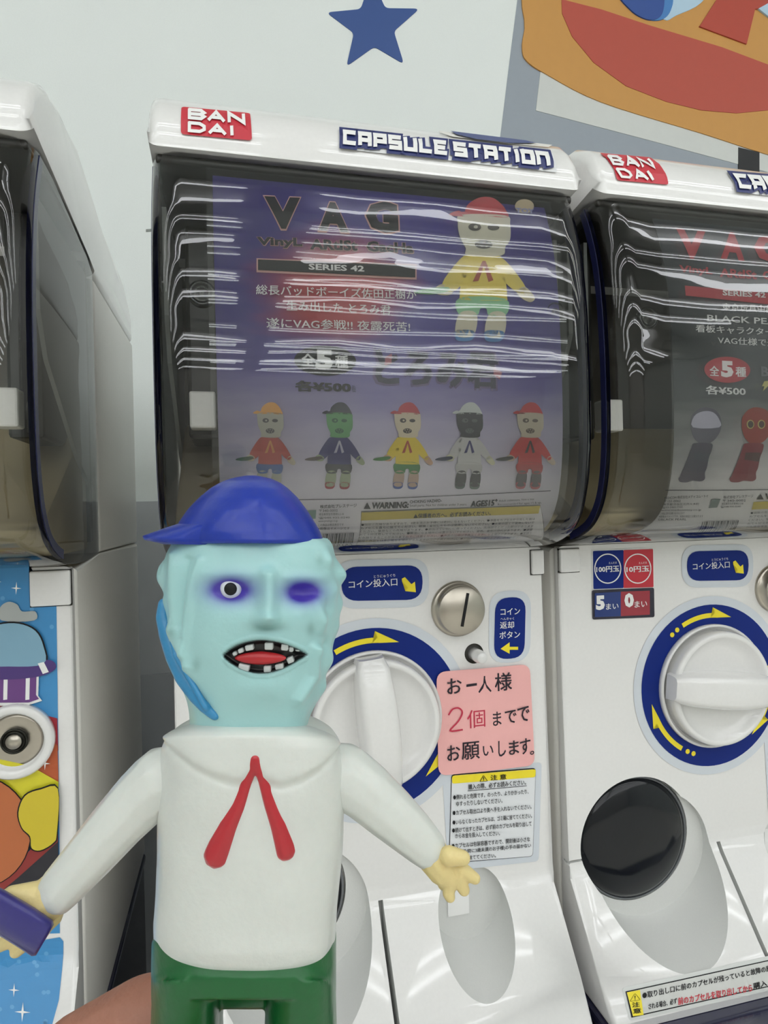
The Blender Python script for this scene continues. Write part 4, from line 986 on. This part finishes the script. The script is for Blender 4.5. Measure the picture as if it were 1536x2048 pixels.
# cap
cap_tab = [(951, 492, 512, 8, 8), (954, 470, 532, 32, 32), (962, 445, 554, 62, 60), (975, 422, 573, 86, 84), (995, 398, 594, 108, 106), (1020, 374, 613, 126, 122), (1045, 356, 629, 138, 134), (1065, 350, 640, 146, 142), (1083, 350, 647, 150, 146), (1087, 353, 645, 146, 142)]
obj('cap', loft(smooth_tab(interp(cap_tab, 60), 2), 96, 2.1, lambda x, y, e, sa: 2*noise.noise(Vector((x*.009, y*.012, e*.01)))+2.5*ridge(Vector((x, y)), [(420, 1062), (455, 1022), (515, 1004), (575, 1040)], 26, 1)*(sa < 0)), mat('052e9e', .32, coat=.12, bump=.04, scale=500), toy)
bm = bmesh.new(); R0 = []
for i in range(21):
    u = i/20; row = []
    for j in range(25):
        v = -1+2*j/24; ext = math.sqrt(max(0, 1-abs(v)**2.4))
        x = 430-(145*ext)*u; e = v*(118-6*u)-8; zt = 1030+42*u**1.3+8*abs(v)**2
        row.append((x, zt, e))
    R0.append(row)
top = [[bm.verts.new(tp(*p)) for p in r] for r in R0]; bot = [[bm.verts.new(tp(p[0]+3, max(p[1]+4, min(p[1]+8+83*(1-i/20), 1089)), p[2]*.985)) for p in r] for i, r in enumerate(R0)]
for A_, fl in ((top, 0), (bot, 1)):
    for a, b in zip(A_, A_[1:]):
        for k in range(24): bm.faces.new((a[k], a[k+1], b[k+1], b[k]))
for k in range(24): bm.faces.new((top[-1][k], top[-1][k+1], bot[-1][k+1], bot[-1][k])); bm.faces.new((top[0][k], top[0][k+1], bot[0][k+1], bot[0][k]))
for i in range(20):
    for j in (0, 24): bm.faces.new((top[i][j], top[i+1][j], bot[i+1][j], bot[i][j]))
obj('cap_brim', tomesh(bm), mat('052e9e', .32, coat=.12, bump=.04, scale=500), toy)
# top
torso_tab = [(1447, 385, 600, 80, 80), (1452, 362, 622, 104, 104), (1462, 344, 645, 118, 118), (1475, 330, 666, 124, 124), (1495, 323, 680, 128, 126), (1540, 319, 687, 132, 128), (1620, 316, 689, 134, 130), (1700, 313, 685, 136, 132), (1780, 311, 677, 138, 134), (1850, 307, 671, 138, 134), (1900, 309, 668, 136, 132), (1925, 312, 664, 132, 128), (1938, 318, 658, 126, 122), (1943, 330, 645, 116, 112)]
def collar_y(x): return lerp1([320, 350, 390, 430, 470, 500, 512, 524, 560, 600, 640, 670, 690], [1470, 1500, 1530, 1550, 1562, 1556, 1530, 1556, 1568, 1556, 1532, 1500, 1475], x)
def torso_disp(x, y, e, sa):
    h = 0
    if sa < -.1:
        t = (collar_y(x)-y)
        h += 9/(1+math.exp(-t/4.5))*min(1, max(0, (y-1452)/20)); h -= 4*math.exp(-((t+8)/9)**2)
        h += 5*gs(x-420, y-1600, 60, 60)+5*gs(x-590, y-1600, 60, 60)-4*gs(x-512, y-1600, 20, 70)
        h += 5*gs(x-490, y-1900, 130, 30)
    h += 2.5*noise.noise(Vector((x*.012, y*.012, e*.01)))
    return h
VIN = mat('dfe2dc', .3, bump=.05, scale=700, coat=.3, sss=.1)
# hem droops at the centre front: map y near the bottom
tl = smooth_tab(interp(torso_tab, 200), 3)
me = loft(tl, 200, 2.7, torso_disp)
def droop(me, y0, y1, amt):
    for v in me.vertices:
        k = 1+min(v.co.y/KT, 0)/FPX; x = (v.co.x/KT-268)/k+768; y = 1024+(1366-v.co.z/KT)/k; t = max(0, min(1, (y-y0)/(y1-y0))); u = (x-490)/180
        v.co.z -= amt*t*t*(1-2.0*u*u)*KT
droop(me, 1780, 1940, 14)
obj('top', me, VIN, toy)
# ribbon
def tfront(x, y):
    ys = [t[0] for t in tl]; cx = lerp1(ys, [(t[1]+t[2])/2 for t in tl], y); rx = lerp1(ys, [(t[2]-t[1])/2 for t in tl], y); df = lerp1(ys, [t[3] for t in tl], y)
    u = min(.999, abs(x-cx)/rx); e = -df*(1-u**2.7)**(1/2.7); return e-torso_disp(x, y, e, -1)
rib = []
for pts in ([(511, 1517, 9), (495, 1560, 9), (478, 1610, 12), (458, 1650, 17), (442, 1690, 22), (436, 1706, 23)], [(512, 1517, 9), (527, 1560, 9), (543, 1610, 12), (558, 1650, 15), (569, 1688, 18), (571, 1698, 18)]):
    for a, b in zip(pts, pts[1:]): rib.append((tp(a[0], a[1], tfront(a[0], a[1])+a[2]*.6), a[2]*1.13*KT, tp(b[0], b[1], tfront(b[0], b[1])+b[2]*.6), b[2]*1.13*KT))
obj('ribbon', blob(rib, 2.2*KT, 4), mat('b5202c', .3, coat=.3), toy)
# arms
def arm(pts): return blob([(tp(a[0], a[1], a[3]), a[2]*KT, tp(b[0], b[1], b[3]), b[2]*KT) for a, b in zip(pts, pts[1:])], 3.2*KT, 14, None, .12)
obj('arm', arm([(345, 1556, 62, 5), (322, 1562, 66, 5), (290, 1590, 62, 3), (235, 1648, 56, -5), (180, 1712, 51, -12), (130, 1768, 46, -16), (118, 1782, 44, -17)]), VIN, toy)
obj('arm', arm([(655, 1546, 60, 0), (690, 1552, 64, 0), (730, 1580, 59, 0), (780, 1625, 54, 0), (820, 1662, 48, 0), (852, 1694, 41, 0)]), VIN, toy)
HND = mat('e3cf92', .4, bump=.15, scale=400, sss=.1)
def cap_(a, ra, b, rb, ea=0, eb=None): return (tp(*a, ea), ra*KT, tp(*b, ea if eb is None else eb), rb*KT)
obj('hand', blob([cap_((862, 1706), 35, (886, 1736), 34), cap_((886, 1736), 34, (900, 1750), 28), cap_((898, 1712), 20, (926, 1716), 15, -26), cap_((900, 1752), 18, (897, 1786), 12.5, -10), cap_((897, 1786), 12.5, (900, 1794), 11, -12), cap_((914, 1750), 17, (928, 1780), 12, -10), cap_((920, 1738), 17, (950, 1757), 11.5, -8), cap_((884, 1752), 18, (888, 1776), 12, 12)], 2.2*KT, 5), HND, toy)
obj('hand', blob([cap_((105, 1790), 43, (78, 1812), 42, -17, -22), cap_((70, 1790), 26, (22, 1786), 14, -30, -42), cap_((22, 1786), 13, (8, 1792), 11, -42, -46), cap_((90, 1830), 34, (52, 1868), 26, 5), cap_((60, 1872), 22, (28, 1908), 13, 8), cap_((40, 1870), 20, (-6, 1898), 13, 10), cap_((82, 1850), 24, (66, 1893), 14, -4)], 2.6*KT, 5), HND, toy)
BAT = mat('2f2a78', .35, coat=.2, bump=.1, scale=300)
bm = bmesh.new(); rr = []
path = [(-150, 1745, 40, -60), (-60, 1790, 41, -56), (-10, 1817, 42, -52), (50, 1853, 43, -48), (84, 1876, 42, -46), (90, 1880, 36, -45)]
for x, y, r, e in path:
    ring = []
    dx, dy = Vector((.87, .5)), Vector((-.5, .87))
    for k in range(32):
        a = 2*math.pi*k/32; ca, sa = math.cos(a), math.sin(a)
        p = abs(ca)**.6*(1 if ca > 0 else -1)*r; q_ = abs(sa)**.8*(1 if sa > 0 else -1)*r*.85
        ring.append(bm.verts.new(tp(x+dy.x*p, y+dy.y*p, e+q_)))
    rr.append(ring)
for a, b in zip(rr, rr[1:]):
    for k in range(32): bm.faces.new((a[k], a[(k+1) % 32], b[(k+1) % 32], b[k]))
bm.faces.new(rr[0]); bm.faces.new(rr[-1][::-1])
obj('baton', tomesh(bm), BAT, toy)
# shorts, legs, shoes
GRN = mat('0c5c2a', .36, coat=.1, bump=.06, scale=500)
sh_tab = [(1868, 330, 650, 60, 110), (1874, 308, 667, 108, 130), (1885, 303, 671, 116, 138), (1935, 302, 671, 128, 140), (1955, 302, 671, 140, 140), (2000, 302, 671, 142, 138)]
sme = loft(interp(sh_tab, 40), 120, 2.8)
def shorts_extra(bm):
    bm.from_mesh(sme)
    for xl, xr in ((303, 440), (531, 670)):
        m2 = loft(interp([(1960, xl, xr, 130, 126), (2000, xl, xr, 128, 124), (2080, xl-3, xr-4 if xl < 400 else xr+2, 118, 114), (2150, xl, xr, 108, 104)], 40), 80, 2.6)
        bm.from_mesh(m2)
obj('shorts', blob([(tp(440, 1970), 40*KT, tp(530, 1970), 40*KT)], 3.5*KT, 6, shorts_extra), GRN, toy)
for xl, xr in ((318, 428), (545, 655)):
    obj('leg', loft(interp([(2120, xl, xr, 84, 84), (2250, xl+6, xr-4, 74, 74), (2345, xl+10, xr-8, 66, 66)], 20), 48, 2.2), mat('9fcac6', .4), toy)
    obj('shoe', loft(smooth_tab(interp([(2325, xl+10, xr-8, 68, 68), (2345, xl, xr, 100, 76), (2375, xl-4, xr+4, 118, 80), (2390, xl+2, xr-2, 110, 74)], 16), 2), 48, 2.3), mat('1f3f9c', .35), toy)

# ---------------------------------------------------------------- the hand that holds the toy (mostly below the frame)
hx = bpy.data.objects.new('person', None); C.objects.link(hx)
hx['label'] = 'bare hand of a person gripping the toy by its legs from below'; hx['category'] = 'person'
hx.matrix_world = tm
def thp(x, y, e):
    k = 1+e/FPX; return Vector(((268+(x-768)*k)*KT, e*KT, (1366-(y-1024)*k)*KT))
def hc(a, ra, ea, b, rb, eb): return (thp(*a, ea), ra*KT, thp(*b, eb), rb*KT)
hs = [hc((150, 2330), 130, 150, (240, 2470), 170, 170), hc((240, 2470), 170, 170, (430, 2560), 160, 190), hc((430, 2560), 160, 190, (560, 2600), 140, 190),
      hc((60, 2230), 120, 170, (151, 2126), 104, 220), hc((151, 2126), 104, 220, (290, 2042), 100, 235), hc((290, 2042), 100, 235, (340, 2022), 88, 240),    # index finger behind the legs
      hc((260, 2300), 100, 250, (420, 2230), 86, 245), hc((420, 2230), 86, 245, (560, 2220), 76, 230),
      hc((330, 2430), 98, 240, (480, 2350), 84, 225), hc((480, 2350), 84, 225, (620, 2330), 74, 180),
      hc((430, 2540), 90, 240, (560, 2480), 76, 215), hc((560, 2480), 76, 215, (670, 2460), 66, 170),
      hc((200, 2450), 120, 60, (300, 2330), 96, -110), hc((300, 2330), 96, -110, (400, 2250), 80, -180),                     # thumb over the front of the legs
      hc((300, 2560), 170, 190, (260, 2900), 190, 260), hc((260, 2900), 190, 260, (200, 3500), 240, 380)]
hand_m = mat('b07a66', .5, bump=.25, scale=300, sss=.25, var=.08)
ho = obj('hand', blob(hs, 14*KT, 8), hand_m, hx)
